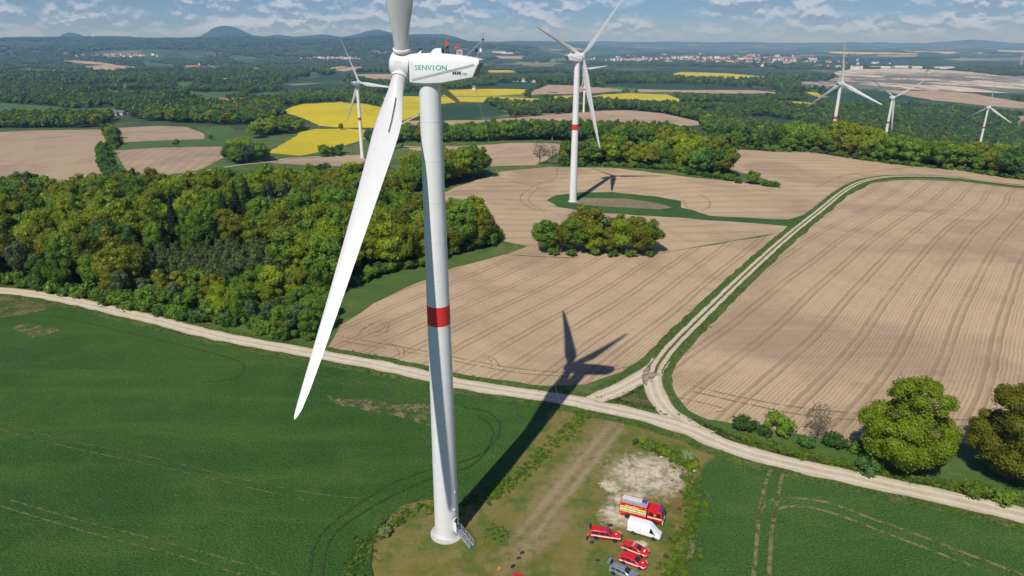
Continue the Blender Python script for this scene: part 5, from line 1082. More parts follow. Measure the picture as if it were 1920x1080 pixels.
# ---------------- buildings ----------------
def house_mesh(L, Wd, h, rh):
    w = MB().prism([(-Wd / 2, -2), (-Wd / 2, h), (0, h + rh - .15), (Wd / 2, h), (Wd / 2, -2)], -L / 2, L / 2)
    r = MB()
    for s in (1, -1): r.add([(0, -L / 2 - .4, h + rh), (0, L / 2 + .4, h + rh), (s * (Wd / 2 + .5), L / 2 + .4, h - .3), (s * (Wd / 2 + .5), -L / 2 - .4, h - .3), (0, -L / 2 - .4, h + rh + .2), (0, L / 2 + .4, h + rh + .2), (s * (Wd / 2 + .5), L / 2 + .4, h - .1), (s * (Wd / 2 + .5), -L / 2 - .4, h - .1)], [(0, 1, 2, 3), (4, 5, 6, 7), (0, 4, 7, 3), (1, 5, 6, 2), (3, 7, 6, 2), (0, 1, 5, 4)])
    return w, r
rb = np.random.default_rng(5)
def house(x, y, rz, L, Wd, h, rh, wall, roof, label, name='house', windows=True, group=None, cat='house'):
    o = empty(name, (x, y, G(x, y, 1)), rz, label, cat, group); w, r = house_mesh(L, Wd, h, rh)
    wo = w.build('wall', wall, o); ro = r.build('roof', roof, o)
    MB().box((Wd * .15, L * .2, h + rh), (.8, .8, 1.8)).build('chimney', 'roof_red', ro)
    if windows:
        n = max(2, int(L / 3.2)); wm = MB().box((0, 0, 0), (.12, 1.2, 1.3)).mesh('window', 'glass')
        for s in (1, -1):
            for k in range(n):
                for fl in range(max(1, int(h / 3))): link('window', wm, o, (s * (Wd / 2 + .02), -L / 2 + (k + .5) * L / n, 1.6 + 3 * fl))
        dm = MB().box((0, 0, 0), (1.1, .12, 2.1)).mesh('door', 'rear_grey'); link('door', dm, o, (0, -L / 2 - .03, 1.05))
    return o
house(-739, 1533, R(100), 34, 14, 7, 3, 'wall_white', 'roof_red', 'long white hall with low red roof beside the poplars', 'hall', cat='building')
house(-716, 1549, R(20), 18, 11, 6, 3, 'wall_pink', 'roof_red', 'pink gabled house tucked against the long white hall')
house(-690, 1556, R(80), 30, 16, 6, 2, 'wall_white', 'roof_grey', 'grey-roofed farm shed in the village below the poplars', 'farm_shed', cat='shed')
house(-662, 1556, R(95), 26, 14, 6, 3, 'wall_white', 'roof_grey', 'white farmhouse with grey roof between village sheds')
house(-640, 1580, R(80), 38, 12, 5, 4, 'wall_cream', 'roof_red', 'long cream barn with red roof in the village', 'barn', cat='barn')
house(-604, 1562, R(70), 24, 14, 6, 5, 'wall_pink', 'roof_red', 'orange-roofed house at the end of the village by the meadow')
house(-622, 1540, R(60), 14, 10, 5, 4, 'wall_white', 'roof_red', 'small white house below the orange-roofed village house')
house(-500, 1480, R(30), 12, 9, 5, 3.5, 'wall_white', 'roof_grey', 'lone white cottage among trees beside the rapeseed hill')
house(-846, 1272, R(90), 24, 12, 5, 4, 'wall_cream', 'roof_grey', 'cream farmhouse with dark roof beside the long meadow')
house(-822, 1258, R(70), 26, 12, 4, 4, 'wall_white', 'roof_grey', 'white-walled barn with dark roof between two farmhouses', 'barn', cat='barn')
house(-806, 1272, R(95), 18, 10, 4, 4, 'wall_cream', 'roof_grey', 'small cream farmhouse with grey roof past the dark barn')
house(-730, 1263, R(110), 30, 13, 4, 4, 'wall_white', 'roof_grey', 'long dark-roofed house hidden by trees below the meadow')
house(-716, 1276, R(80), 22, 12, 4, 4, 'wall_white', 'roof_grey', 'dark-roofed house in the middle of three below the meadow')
house(-724, 1318, R(60), 18, 11, 4, 4, 'wall_white', 'roof_grey', 'dark-roofed house uphill of the other two below the meadow')
house(56, 3000, R(80), 30, 14, 8, 7, 'wall_white', 'roof_red', 'white farmhouse with red roof beyond the yellow fields'); house(18, 3030, R(60), 22, 12, 7, 6, 'wall_white', 'roof_red', 'smaller white house next to the red-roofed farmhouse beyond the yellow fields')
house(90, 2990, R(20), 16, 12, 7, 5, 'wall_white', 'roof_red', 'white outbuilding next to the red-roofed farmhouse beyond the yellow fields')
house(-120, 2250, R(70), 10, 9, 9, 6, 'wall_white', 'roof_grey', 'lone white chapel at the edge of the far wood', 'chapel', cat='chapel')
cs = house(-1887, 4217, R(95), 70, 26, 22, 9, 'wall_pink', 'roof_red', 'tall tan castle-like building above the forest', 'manor', windows=False, cat='building'); MB().lathe([(7, -2), (7, 34), (8, 34), (0, 46)], 14, (18, -38, 0)).build('tower', 'wall_pink', cs)
wm = MB().box((0, 0, 0), (.3, 2.2, 3)).mesh('window', 'glass')
for s in (1, -1):
    for k in range(9):
        for f_ in range(4): link('window', wm, cs, (s * 13.1, -30 + k * 7.5, 4 + 5 * f_))
for i, (x, y, L) in enumerate(((3005, 5836, 150), (3180, 5850, 120), (3260, 5780, 90), (3420, 5700, 200), (2700, 5900, 80), (2560, 5980, 70), (-174, 9425, 180), (-60, 9350, 140))):
    house(x, y, R(88 + 3 * i), L, 50, 12, 3, 'wall_white', 'wall_white', 'long white factory hall in the distant plain', 'factory_hall', False, 'factory halls in the plain', 'building')
# far towns: small houses, each its own
HM = [house_mesh(*a) for a in ((14, 10, 7, 5), (20, 11, 9, 5), (11, 9, 6, 5), (34, 13, 13, 4))]
HM = [(w.mesh('wall', m), r.mesh('roof', q)) for (w, r), m, q in zip(HM, ('wall_white', 'wall_white', 'wall_cream', 'wall_white'), ('roof_red', 'roof_red', 'roof_red', 'roof_grey'))]
def town(n, cx, cy, sx, sy, label, group, sc=1.):
    for k in range(n):
        x, y = cx + rb.normal() * sx, cy + rb.normal() * sy; w, r = HM[int(rb.choice(4, p=(.4, .25, .2, .15)))]
        o = link('house', w, None, (x, y, G(x, y, 1) + 5), rb.uniform(0, 3.14)); o.scale = (sc,) * 3; link('roof', r, o); tag(o, label, 'house', group)
town(120, 2350, 8300, 480, 1100, 'tiny pale house in the big town on the plain', 'houses of the town on the plain', 1.9)
town(90, 3050, 8900, 420, 1300, 'tiny pale house in the big town on the plain', 'houses of the town on the plain', 1.9)
town(50, 1500, 9300, 300, 900, 'tiny pale house in the big town on the plain', 'houses of the town on the plain', 1.9)
town(45, -1700, 6850, 150, 90, 'tiny pale house in the village at the foot of the forested hills', 'houses of the foothill village', 1.5)
town(50, -3700, 6800, 170, 90, 'tiny pale house in the hillside village among the forest', 'houses of the hillside village', 1.3)
# viaduct and solar roof
vd = empty('road_viaduct', (-1050, 2770, G(-1050, 2770)), math.atan2(175, 48), 'long thin concrete road viaduct crossing the forest', 'bridge')
MB().box((0, 0, 24), (210, 11, 2.2)).build('deck', 'concrete', vd); MB().box((0, -5.3, 26), (210, .4, 1.4)).build('parapet', 'concrete', vd)
pm = MB().box((0, 0, 10), (3, 6, 27)).mesh('pier', 'concrete')
for k in range(6): link('pier', pm, vd, (-87 + 35 * k, 0, 0))
sr = empty('solar_park', (-40, 5690, G(-40, 5690) + 12), 0, 'long dark blue solar array on the plain', 'solar park')
sm = MB().box((0, 0, 3), (250, 9, 1.2)).mesh('panel_row', 'panel_blue')
for k in range(5):
    o = link('panel_row', sm, sr, (0, k * 26 - 50, k * .6)); o.rotation_euler = (R(-20), 0, 0)
# ---------------- trees ----------------
rt = np.random.default_rng(11)
def ico(sub):
    bm = bmesh.new(); bmesh.ops.create_icosphere(bm, subdivisions=sub, radius=1); v = np.array([q.co for q in bm.verts]); f = np.array([[q.index for q in p.verts] for p in bm.faces]); bm.free(); return v, f
ICO1, ICO2 = ico(1), ico(2)
def unit(n):
    d = rt.normal(size=(n, 3)); return d / np.linalg.norm(d, axis=1)[:, None]
def crown(lobes, cen, leaves, leaf, mat, core=.82, droop=0., flat=.0, name='crown', sub=ICO1):
    """lobes: (x,y,z,rx,rz); leaf-sized quads over every lobe plus a ragged core"""
    V, Fq, k = [], [], 0
    for x, y, z, rx, rz in lobes:
        v = sub[0] * (core * (1 + rt.uniform(-.16, .16, (len(sub[0]), 1)))) * [rx, rx, rz] + [x, y, z]
        f = sub[1]; V.append(v); Fq.append(np.column_stack([f, f[:, 2]]) + k); k += len(v)
        n = max(6, int(leaves * rx * rz)); d = unit(n * 2)
        out = np.array([x, y, z]) - cen; L = np.linalg.norm(out)
        if L > .01: d = d[(d @ (out / L)) > -.45]
        d = d[d[:, 2] > -.75][:n]; n = len(d)
        p = d * [rx, rx, rz] * rt.uniform(.80, 1.16, (n, 1)) + [x, y, z]
        p[:, 2] -= droop * rt.uniform(0, 1, n)
        nn = d + rt.normal(size=(n, 3)) * .55 + [0, 0, flat]; nn /= np.linalg.norm(nn, axis=1)[:, None]
        a = np.cross(nn, unit(n)); a /= np.linalg.norm(a, axis=1)[:, None] + 1e-9; b = np.cross(nn, a)
        s = leaf * rt.uniform(.55, 1.35, (n, 1))
        q = np.stack([p - a * s, p - b * s * .62 + nn * s * .12, p + a * s, p + b * s * .62 - nn * s * .1], 1).reshape(-1, 3)
        V.append(q); Fq.append(np.arange(4 * n).reshape(-1, 4) + k); k += 4 * n
    V = np.vstack(V); Fq = np.vstack(Fq)
    # split core triangles from leaf quads
    me = bpy.data.meshes.new(name); me.from_pydata(V.tolist(), [], [tuple(q[:3]) if q[2] == q[3] else tuple(q) for q in Fq.tolist()]); me.update()
    me.materials.append(M[mat]); return me
def dome_lobes(H, Wd, z0, n, r0, r1, top=.5, spread=.78):
    """lobes filling a rounded crown from z0 to H, width Wd"""
    L = []; c = np.array([0, 0, (z0 + H) / 2]); hz = (H - z0) / 2
    for i in range(n):
        d = unit(1)[0]; d[2] = d[2] * .9 + .1; k = rt.uniform(.55, 1.) ** .5 * spread
        p = c + d * [Wd / 2 * k, Wd / 2 * k, hz * k]; r = rt.uniform(r0, r1) * (1.1 - .25 * abs(d[2]))
        L.append((*p, r, r * rt.uniform(.75, 1.0)))
    L.append((0, 0, c[2], Wd * .27, hz * .62)); return L, c
def trunk_mesh(H, r, lean=.3, limbs=6, mat='bark', spread=.28, z1=.35, name='trunk'):
    m = MB(); pts = [(lean * math.sin(k * .9) * .3 * k / 4, lean * math.cos(k * 1.3) * .3 * k / 4, H * .8 * k / 6 - .4 * (k == 0)) for k in range(7)]
    m.tube(pts, [r * (1.35 if k == 0 else 1 - k / 7.2) for k in range(7)], 7)
    for k in range(limbs):
        a = k * 2.4 + rt.uniform(-.4, .4); z = H * (z1 + (.72 - z1) * k / max(1, limbs)); L = H * spread * rt.uniform(.8, 1.2)
        p0 = np.array([0, 0, z]); d = np.array([math.cos(a), math.sin(a), rt.uniform(.45, .9)])
        m.tube([p0, p0 + d * L * .5, p0 + d * L * .5 + d * [.5, .5, .75] * L * .6], [r * .42, r * .27, r * .07], 5)
    return m.mesh(name, mat, True, 60)
PROTO = {}
def proto(kind, H, cr, tr): PROTO.setdefault(kind, []).append((H, cr, tr))
def make_protos():
    for kind, mat in (('fresh', 'leaf_fresh'), ('green', 'leaf_green'), ('bronze', 'leaf_bronze'), ('dark', 'leaf_dark')):
        for k in range(3):
            H, Wd = 17 + k, 12.5 - k
            L, c = dome_lobes(H, Wd, .9, 36 + 3 * k, .9, 2.6, spread=.84)
            proto(kind, H, crown(L, c, 44, .36, mat, .78), trunk_mesh(H, .34))
    for k in range(2):
        H, Wd = 16, 7.5 + k
        L, c = dome_lobes(H, Wd, 2.2, 24, 1.0, 1.7)
        proto('willow', H, crown(L, c, 34, .36, 'leaf_willow', .7, 1.0), trunk_mesh(H, .22, .6, 6, 'bark_pale', .2))
    for k in range(3):
        H = 7. + .6 * k; L = [(rt.normal() * .35, rt.normal() * .35, z, .1 + 1.25 * (1 - abs(z / H - .42)), .9) for z in np.linspace(1.0, H - .5, 8)]
        proto('sapling', H, crown(L, np.array([0, 0, H / 2]), 46, .26, 'leaf_sapling', .6), trunk_mesh(H, .08, .3, 2))
    for k in range(2):                                             # spruce: drooping whorls
        H = 21 + 2 * k; V = []; Fq = []; n = 0
        for z in np.linspace(1.8, H - .4, 26):
            rr = (H - z) / H * 5.2 + .3; m = int(10 + rr * 5)
            for j in range(m):
                a = rt.uniform(0, 2 * math.pi); l = rr * rt.uniform(.75, 1.15); w = .35 + .22 * l
                dx, dy = math.cos(a), math.sin(a); zz = z + rt.uniform(-.3, .3); dr = .28 * l + rt.uniform(0, .3)
                V += [(dx * .1, dy * .1, zz + .25), (dx * l * .6 - dy * w, dy * l * .6 + dx * w, zz - dr * .6 - .2), (dx * l, dy * l, zz - dr), (dx * l * .6 + dy * w, dy * l * .6 - dx * w, zz - dr * .6 - .2)]
                V += [(dx * l * .45, dy * l * .45, zz - .1), (dx * l * .9 - dy * w * .5, dy * l * .9 + dx * w * .5, zz - dr - .5), (dx * l * .95, dy * l * .95, zz - dr + .1), (dx * l * .9 + dy * w * .5, dy * l * .9 - dx * w * .5, zz - dr - .5)]
                Fq += [(n, n + 1, n + 2, n + 3), (n + 4, n + 5, n + 6, n + 7)]; n += 8
        me = bpy.data.meshes.new('crown'); me.from_pydata(V, [], Fq); me.update(); me.materials.append(M['leaf_spruce'])
        proto('spruce', H, me, trunk_mesh(H, .26, .1, 0))
    for kind, mat in (('shrub', 'leaf_green'), ('shrub_dark', 'leaf_dark'), ('blossom', 'leaf_blossom')):
        for k in range(2):
            L = [(rt.uniform(-1.4, 1.4), rt.uniform(-1.4, 1.4), rt.uniform(.8, 2.3), rt.uniform(.7, 1.2), rt.uniform(.7, 1.1)) for _ in range(11)]
            proto(kind, 3.4, crown(L, np.array([0, 0, .6]), 48, .24, mat, .78), trunk_mesh(2.6, .09, .3, 4))
    for k in range(2):                                             # thinly leaved tree, branches showing
        H = 16.; L, c = dome_lobes(H, 10, 3.5, 46, .8, 1.3, spread=.9)
        proto('bare', H, crown(L, c, 26, .22, 'leaf_twig', .12), trunk_mesh(H, .3, .4, 14, 'bark', .36, .2))
    for k in range(2):
        H = 14.; L, c = dome_lobes(H, 7, 5, 22, .6, 1.0, spread=.9)
        proto('snag', H, crown(L, c, 22, .2, 'leaf_willow', .1), trunk_mesh(H, .3, .7, 15, 'bark_pale', .34, .25))
    # two big roadside oaks, finely leaved
    for kind, mat, sd in (('big_fresh', 'leaf_fresh', 0), ('big_bronze', 'leaf_bronze', 1)):
        H, Wd = 21.5, 18.5; L, c = dome_lobes(H, Wd, .2, 110, 1.1, 2.4, spread=.9)
        L = [(x, y, z, r * (1.15 if z < 8 else .9), q) for x, y, z, r, q in L if not (z > 12.5 and math.hypot(x, y) > 6.0 - (z - 12.5) * .2)]
        proto(kind, H, crown(L, c, 140, .21, mat, .76, sub=ICO2), trunk_mesh(H, .55, .6, 9, 'bark', .34, .2))
make_protos()
POST = dict(fresh='yellow-green', green='mid-green', bronze='bronze-green', dark='dark green')
def tree(kind, x, y, h, label, cat='tree', group=None, name=None, wide=1., z=None, layer=0):
    H, cr, tr = PROTO[kind][int(rt.integers(len(PROTO[kind])))]
    o = empty(name or {'spruce': 'spruce_tree', 'willow': 'willow_tree', 'sapling': 'sapling', 'shrub': 'shrub', 'shrub_dark': 'shrub', 'blossom': 'blossom_shrub', 'bare': 'leafless_tree'}.get(kind, 'broadleaf_tree'), (x, y, G(x, y) if z is None else z), rt.uniform(0, 6.28), label, cat, group)
    s = h / H; o.scale = (s * wide, s * wide, s)
    link('crown', cr, o); link('trunk', tr, o); return o
SPEC = [('green',13.3,270.6,14.5),('bronze',20.3,269.9,13),('green',26,269.1,15),('bronze',31.2,273,20),('willow',37.7,274.6,16),('bronze',39.9,267.5,12),('fresh',44.8,266.8,16),('bronze',50.7,266.8,17),('green',55.6,269.8,15),('green',17,276,13),('fresh',25,278,14),('green',34,279,14),('bronze',45,276,15),('green',54,276,14),('fresh',33,267,13)]
for k, x, y, h in SPEC: tree(k, x, y, h, {'green': 'mid-green oak in the oval clump amid the ploughed field', 'bronze': 'bronze-green oak in the oval clump amid the ploughed field', 'fresh': 'yellow-green oak in the oval clump amid the ploughed field', 'willow': 'grey-green birch within the oval oak clump amid the ploughed field'}[k], group='trees of the oval field clump', wide=1.3 if k == 'willow' else 1.02 if h > 16 else 1.15)
for x, y, k in ((17, 266, 'shrub'), (24, 265.5, 'shrub_dark'), (34, 266, 'shrub'), (41, 264.5, 'shrub_dark'), (48, 264, 'shrub'), (56, 265, 'shrub_dark')):
    tree(k, x, y, 3.6, 'low green shrub under the oval oak clump', 'shrub', 'shrubs of the oval field clump')
tree('bare', 20.8, 512.3, 17, 'brown barely leafed tree, larger of two at the end of the hedge oaks', wide=1.3)
tree('bare', 29.8, 507.5, 15, 'brown barely leafed tree, smaller of two at the end of the hedge oaks', wide=1.2)
tree('green', 147.6, 415.4, 9, 'small round green tree at the tip of the hedgerow in the field', wide=1.25)
for i, (x, y) in enumerate(((140, 418), (153.6, 409.2), (156.5, 408), (159, 406.3))): tree('shrub_dark', x, y, 4, 'low dark shrub trailing off the hedgerow tip in the field', 'shrub', 'hedgerow tip shrubs')
tree('bronze', -244.7, 994.8, 10, 'lone round tree at the edge of the yellow rapeseed')
tree('fresh', -367.1, 751.8, 9, 'lone round yellow-green tree between two ploughed fields', wide=1.2)
tree('dark', -369.3, 847.8, 6, 'small dark round tree beside the upper ploughed field', wide=1.3)
tree('big_fresh', 79.7, 118.0, 21.5, 'huge yellow-green oak beside the gravel track', wide=1.0)
tree('big_bronze', 99.5, 115.0, 20.5, 'huge bronze-green oak beside the gravel track', wide=1.08)
tree('bare', 66.5, 128.5, 9.5, 'brown leafless thorn tree in the track hedge', wide=1.05)
for x, y, h, k, l in ((52.5, 133.5, 4.2, 'shrub_dark', 'dark rounded bush beside the track, first of the hedge'), (59.3, 131.8, 5.2, 'shrub', 'bright green bush with upright shape beside the leafless thorn'), (63.5, 127, 3.2, 'shrub_dark', 'low bramble bush at the foot of the leafless thorn'), (69.8, 126.5, 4.0, 'shrub_dark', 'dark bush against the leafless thorn, on its oak side'), (56.2, 131.2, 2.6, 'shrub_dark', 'low scrubby bush between the rounded bush and the bright bush'), (73, 124.5, 2.8, 'shrub', 'low leafy bush between the thorn and the yellow-green oak'), (88.8, 109.5, 3.6, 'shrub', 'leafy bush filling the gap under the two huge oaks'), (93, 107.5, 3.2, 'shrub', 'leafy bush under the bronze oak beside the gravel track'), (99, 106.0, 3.0, 'shrub_dark', 'dark bush under the bronze oak beside the gravel track'), (72.5, 117.5, 4.2, 'shrub_dark', 'dark bush at the foot of the yellow-green oak'), (30.6, 126.2, 1.8, 'shrub', 'low green bush on the bank above the chalk patch'), (36.6, 121.5, 2.2, 'blossom', 'white blossoming bush on the bank above the chalk patch'), (-22.6, 98.3, 2.0, 'blossom', 'small white blossoming bush at the edge of the green crop near the turbine')):
    tree(k, x, y, h, l, 'shrub')
for x, y, h in ((161, 601, 14), (168, 597, 15), (176, 592, 13), (336, 492, 11)): tree('snag', x, y, h, 'pale whitish half-bare tree at the front of the ridge trees', 'tree', 'pale half-bare trees on the ridge', 'leafless_tree')
for k in range(8): tree('dark', -733 + 5.5 * k + (k > 4) * 6, 1519 + 1.5 * k, 21 + 3 * (k % 2), 'tall slim dark poplar in the row before the long white hall', 'tree', 'poplars by the white hall', 'poplar_tree', wide=.34)
# ---- woods: the ones that show largest stand singly, the rest are one mass each ----
MIX = {'oak': (('fresh', .36), ('green', .30), ('bronze', .18), ('dark', .08), ('willow', .08)), 'belt': (('green', .40), ('dark', .28), ('bronze', .14), ('fresh', .08), ('willow', .10)),
       'willow': (('willow', .55), ('green', .25), ('dark', .1), ('bronze', .1)), 'dark': (('dark', .45), ('green', .35), ('willow', .2)), 'sapling': (('sapling', 1.),)}
def poisson(poly, sp):
    p = np.array(poly); lo, hi = p.min(0), p.max(0); out = []
    gx, gy = np.meshgrid(np.arange(lo[0], hi[0], sp), np.arange(lo[1], hi[1], sp * .87)); gx = gx + (np.arange(gx.shape[0]) % 2)[:, None] * sp / 2
    q = np.stack([gx.ravel(), gy.ravel()], -1) + rt.uniform(-.36, .36, (gx.size, 2)) * sp
    return q[inside(q[:, 0], q[:, 1], p)]
for o_ in [o for o in COL.objects if o.get('category') in ('house', 'building', 'barn', 'shed', 'chapel') and 900 < o.location.y < 3500]:
    x, y = o_.location.x, o_.location.y; POLYS.append(np.array([(x - 20, y - 14), (x + 20, y - 14), (x + 20, y + 18), (x - 20, y + 18)]))
SAP = [f for f in FORESTS if f[0] == 'sapling'][0]
CAND = []; SAPP = np.array(SAP[4])
SPRUCE_SPOTS = np.array([(-116, 310), (-110, 321), (-138, 241), (-137, 266), (-122, 300)])
for tagn, sp, hh, mix, poly in FORESTS:
    q = poisson(poly, sp)
    if tagn == 'wood': q = q[~inside(q[:, 0], q[:, 1], np.array(SAP[4]))]
    if tagn == 'belt' and q[:, 1].mean() > 900:
        Hc = 82 - tz(q[:, 0], q[:, 1]); kp = np.ones(len(q), bool)
        for hh_ in (0, 7):
            s_ = Hc / (Hc - hh_)
            for p_ in POLYS: kp &= ~inside(q[:, 0] * s_, q[:, 1] * s_, p_)
        q = q[kp]
    ks, ws = zip(*MIX[mix]); ws = np.array(ws) / sum(ws)
    for x, y in q:
        # kinds grow in drifts
        g = (math.sin(x / 23 + 1.4 * math.sin(y / 31)) + math.sin(y / 19 + x / 41)) * .12 + rt.uniform(0, 1) * .76 + .12
        k = ks[int(np.searchsorted(np.cumsum(ws), min(.999, max(0., g))))]
        if mix == 'oak' and tagn == 'wood':
            if np.min(np.hypot(*(SPRUCE_SPOTS - (x, y)).T)) < 11 and rt.uniform() < .7: k = 'spruce'
        h = hh * rt.uniform(.68, 1.25) * (1.3 if k == 'spruce' else 1)
        if tagn == 'wood' and inside(np.array([x * 1.14, x * 1.25]), np.array([y * 1.14, y * 1.25]), SAPP).any(): h *= .55
        edge = 1.
        CAND.append((h / math.hypot(x, y), k, x, y, h, tagn))
# bushes along the wood's sunny edge
for poly in ([f for f in FORESTS if f[0] == 'wood'][0][4],):
    p = np.array(poly)
    for a, b in zip(p, np.roll(p, -1, 0)):
        if min(a[1], b[1]) > 320 or a[0] < -190: continue
        n = int(np.hypot(*(b - a)) / 3.6)
        for t in np.arange(n) / max(n, 1):
            x, y = a + (b - a) * t + rt.uniform(-1.5, 1.5, 2)
            CAND.append((5 / math.hypot(x, y), 'shrub' if rt.uniform() < .55 else 'shrub_dark', x, y, rt.uniform(3, 6.5), 'edge'))
# undergrowth closing the foot of the ridge and hedge trees
for tagn, sp, hh, mix, poly in FORESTS:
    if tagn not in ('ridge_oaks', 'back_oaks', 'treeline', 'hedgerow', 'corner'): continue
    p = np.array(poly)
    for a, b in zip(p, np.roll(p, -1, 0)):
        for t in np.arange(int(np.hypot(*(b - a)) / 3.2)) * 3.2 / max(.1, np.hypot(*(b - a))):
            x, y = a + (b - a) * t + rt.uniform(-1.5, 1.5, 2); CAND.append((.001, 'shrub' if rt.uniform() < .5 else 'shrub_dark', x, y, rt.uniform(2.5, 5.5), tagn))
CAND.sort(key=lambda c: -c[0])
WHERE = {'wood': 'in the mixed wood above the gravel track', 'sapling': 'in the young plantation within the wood', 'treeline': 'in the row along the meadow lane', 'hedgerow': 'in the hedge between ploughed fields', 'clump': 'in a small grove amid the fields',
         'belt': 'in the long tree belt across the fields', 'ridge_oaks': 'on the ridge above the ploughed field', 'back_oaks': 'in the hedge behind the island turbine', 'edge': 'on the edge of the mixed wood', 'corner': 'in the bushy corner where wood meets track', 'back_wood': 'behind the ridge oaks'}
LOOK = {'fresh': 'yellow-green broadleaf tree', 'green': 'mid-green broadleaf tree', 'bronze': 'bronze-green oak', 'dark': 'dark green broadleaf tree', 'willow': 'grey-green willow', 'spruce': 'dark pointed spruce', 'sapling': 'slim grey-green sapling', 'shrub': 'leafy green shrub', 'shrub_dark': 'dark green shrub'}
CAP = {'broad': 300, 'spruce': 60, 'sapling': 220, 'shrub': 90, 'willow': 90}
cnt = {k: 0 for k in CAP}; REST = []
for sz, k, x, y, h, tg in CAND:
    c = k if k in ('spruce', 'sapling', 'willow') else 'shrub' if k.startswith('shrub') else 'broad'
    if cnt[c] < CAP[c] and y < 900:
        cnt[c] += 1
        tree(k, x, y, h, LOOK[k] + ' ' + WHERE[tg], 'shrub' if c == 'shrub' else 'tree', LOOK[k] + 's ' + WHERE[tg], wide=rt.uniform(.82, 1.05) * (1.15 if k == 'sapling' else 1))
    else: REST.append((x, y, h, k))
def scatter(name, label, cat, pts, protos):
    """one mass of instances: pts = (x, y, z, scale, turn, index)"""
    pts = np.array(pts, float); me = bpy.data.meshes.new(name); me.from_pydata(pts[:, :3].tolist(), [], [])
    for nm, col in (('sc', 3), ('tn', 4)):
        a = me.attributes.new(nm, 'FLOAT', 'POINT'); a.data.foreach_set('value', pts[:, col].astype(np.float32))
    a = me.attributes.new('ix', 'INT', 'POINT'); a.data.foreach_set('value', pts[:, 5].astype(np.int32))
    ng = bpy.data.node_groups.new(name, 'GeometryNodeTree')
    ng.interface.new_socket('Geometry', in_out='INPUT', socket_type='NodeSocketGeometry'); ng.interface.new_socket('Geometry', in_out='OUTPUT', socket_type='NodeSocketGeometry')
    N, L = ng.nodes, ng.links; gi, go = N.new('NodeGroupInput'), N.new('NodeGroupOutput')
    jn = N.new('GeometryNodeJoinGeometry'); infos = []
    for i, m in enumerate(protos):
        po = bpy.data.objects.new('foliage_source', m); oi = N.new('GeometryNodeObjectInfo'); oi.inputs['Object'].default_value = po; oi.inputs['As Instance'].default_value = True; infos.append(oi)
    for oi in reversed(infos): L.new(oi.outputs['Geometry'], jn.inputs[0])
    ip = N.new('GeometryNodeInstanceOnPoints'); ip.inputs['Pick Instance'].default_value = True
    def attr(nm, t):
        n = N.new('GeometryNodeInputNamedAttribute'); n.data_type = t; n.inputs['Name'].default_value = nm; return n.outputs['Attribute']
    cx = N.new('ShaderNodeCombineXYZ'); L.new(attr('tn', 'FLOAT'), cx.inputs[2])
    L.new(gi.outputs[0], ip.inputs['Points']); L.new(jn.outputs[0], ip.inputs['Instance']); L.new(attr('ix', 'INT'), ip.inputs['Instance Index'])
    L.new(cx.outputs[0], ip.inputs['Rotation']); L.new(attr('sc', 'FLOAT'), ip.inputs['Scale']); L.new(ip.outputs[0], go.inputs[0])
    o = link(name, me); md = o.modifiers.new('scatter', 'NODES'); md.node_group = ng
    return tag(o, label, cat, kind='stuff')
def lowtree(H, Wd, n, mat, leaves=9., leaf=.68):
    L, c = dome_lobes(H, Wd, 1.5, n, Wd * .16, Wd * .26); return crown(L, c, leaves, leaf, mat, .86, name='foliage')
LOWK = ['fresh', 'green', 'bronze', 'dark', 'willow', 'spruce', 'sapling', 'shrub', 'shrub_dark']
LOW = [lowtree(17, 12, 12, 'leaf_' + k) for k in ('fresh', 'green', 'bronze', 'dark')] + [lowtree(16, 8, 10, 'leaf_willow'), PROTO['spruce'][0][1], PROTO['sapling'][0][1], PROTO['shrub'][0][1], PROTO['shrub_dark'][0][1]]
LH = [17, 17, 17, 17, 16, 21, 7, 3.4, 3.4]
if REST:
    xs = np.array([r[0] for r in REST]); ys = np.array([r[1] for r in REST]); zs = tz(xs, ys)
    scatter('woodland', 'rest of the mixed woods and tree belts between the fields', 'woodland', [(x, y, z - .2, h / LH[LOWK.index(k)], rt.uniform(0, 6.28), LOWK.index(k)) for (x, y, h, k), z in zip(REST, zs)], LOW)
# far forest: everything beyond the farm that is not a field
def far_points(y0, y1, sp, amin, amax):
    n = int((amax - amin) * (y1 ** 2 - y0 ** 2) / 2 / sp ** 2)
    y = np.sqrt(rt.uniform(y0 ** 2, y1 ** 2, n)); a = rt.uniform(amin, amax, n); x = a * y
    keep = np.ones(n, bool); Hc = 82 - tz(x, y); hid = [Hc / np.maximum(Hc - hh_, 8) for hh_ in (0, 6, 12, 17)]
    for p in POLYS:
        if p[:, 1].max() < y0 * .9 or p[:, 1].min() > y1 * 1.35: continue
        
        for k_ in hid: keep &= ~inside(x * k_, y * k_, p)
    # glades
    g = np.sin(x / 210 + 1.9 * np.sin(y / 330)) + np.sin(y / 270 + 1.3 * np.sin(x / 190)) + .6 * np.sin(x / 77 - y / 101)
    keep &= (g < 1.55)
    return x[keep], y[keep]
FARM = [lowtree(16, 12, 9, m, 1.6, 1.5) for m in ('leaf_far', 'leaf_dark', 'leaf_green', 'leaf_far')]
PT = []
for y0, y1, sp, h in ((1120, 1700, 11.5, 16), (1700, 2600, 14, 17), (2600, 4200, 22, 20)):
    x, y = far_points(y0, y1, sp, -.95, .95)
    # keep what lies in front of the farm's own fields clear
    z = tz(x, y)
    PT += [(a, b, c - .4, h / 16 * rt.uniform(.7, 1.2) * (1 if y0 < 2600 else 1.25), rt.uniform(0, 6.28), int(rt.integers(4))) for a, b, c in zip(x, y, z)]
scatter('far_forest', 'broad forest filling the valley beyond the farm fields', 'forest', PT, FARM)
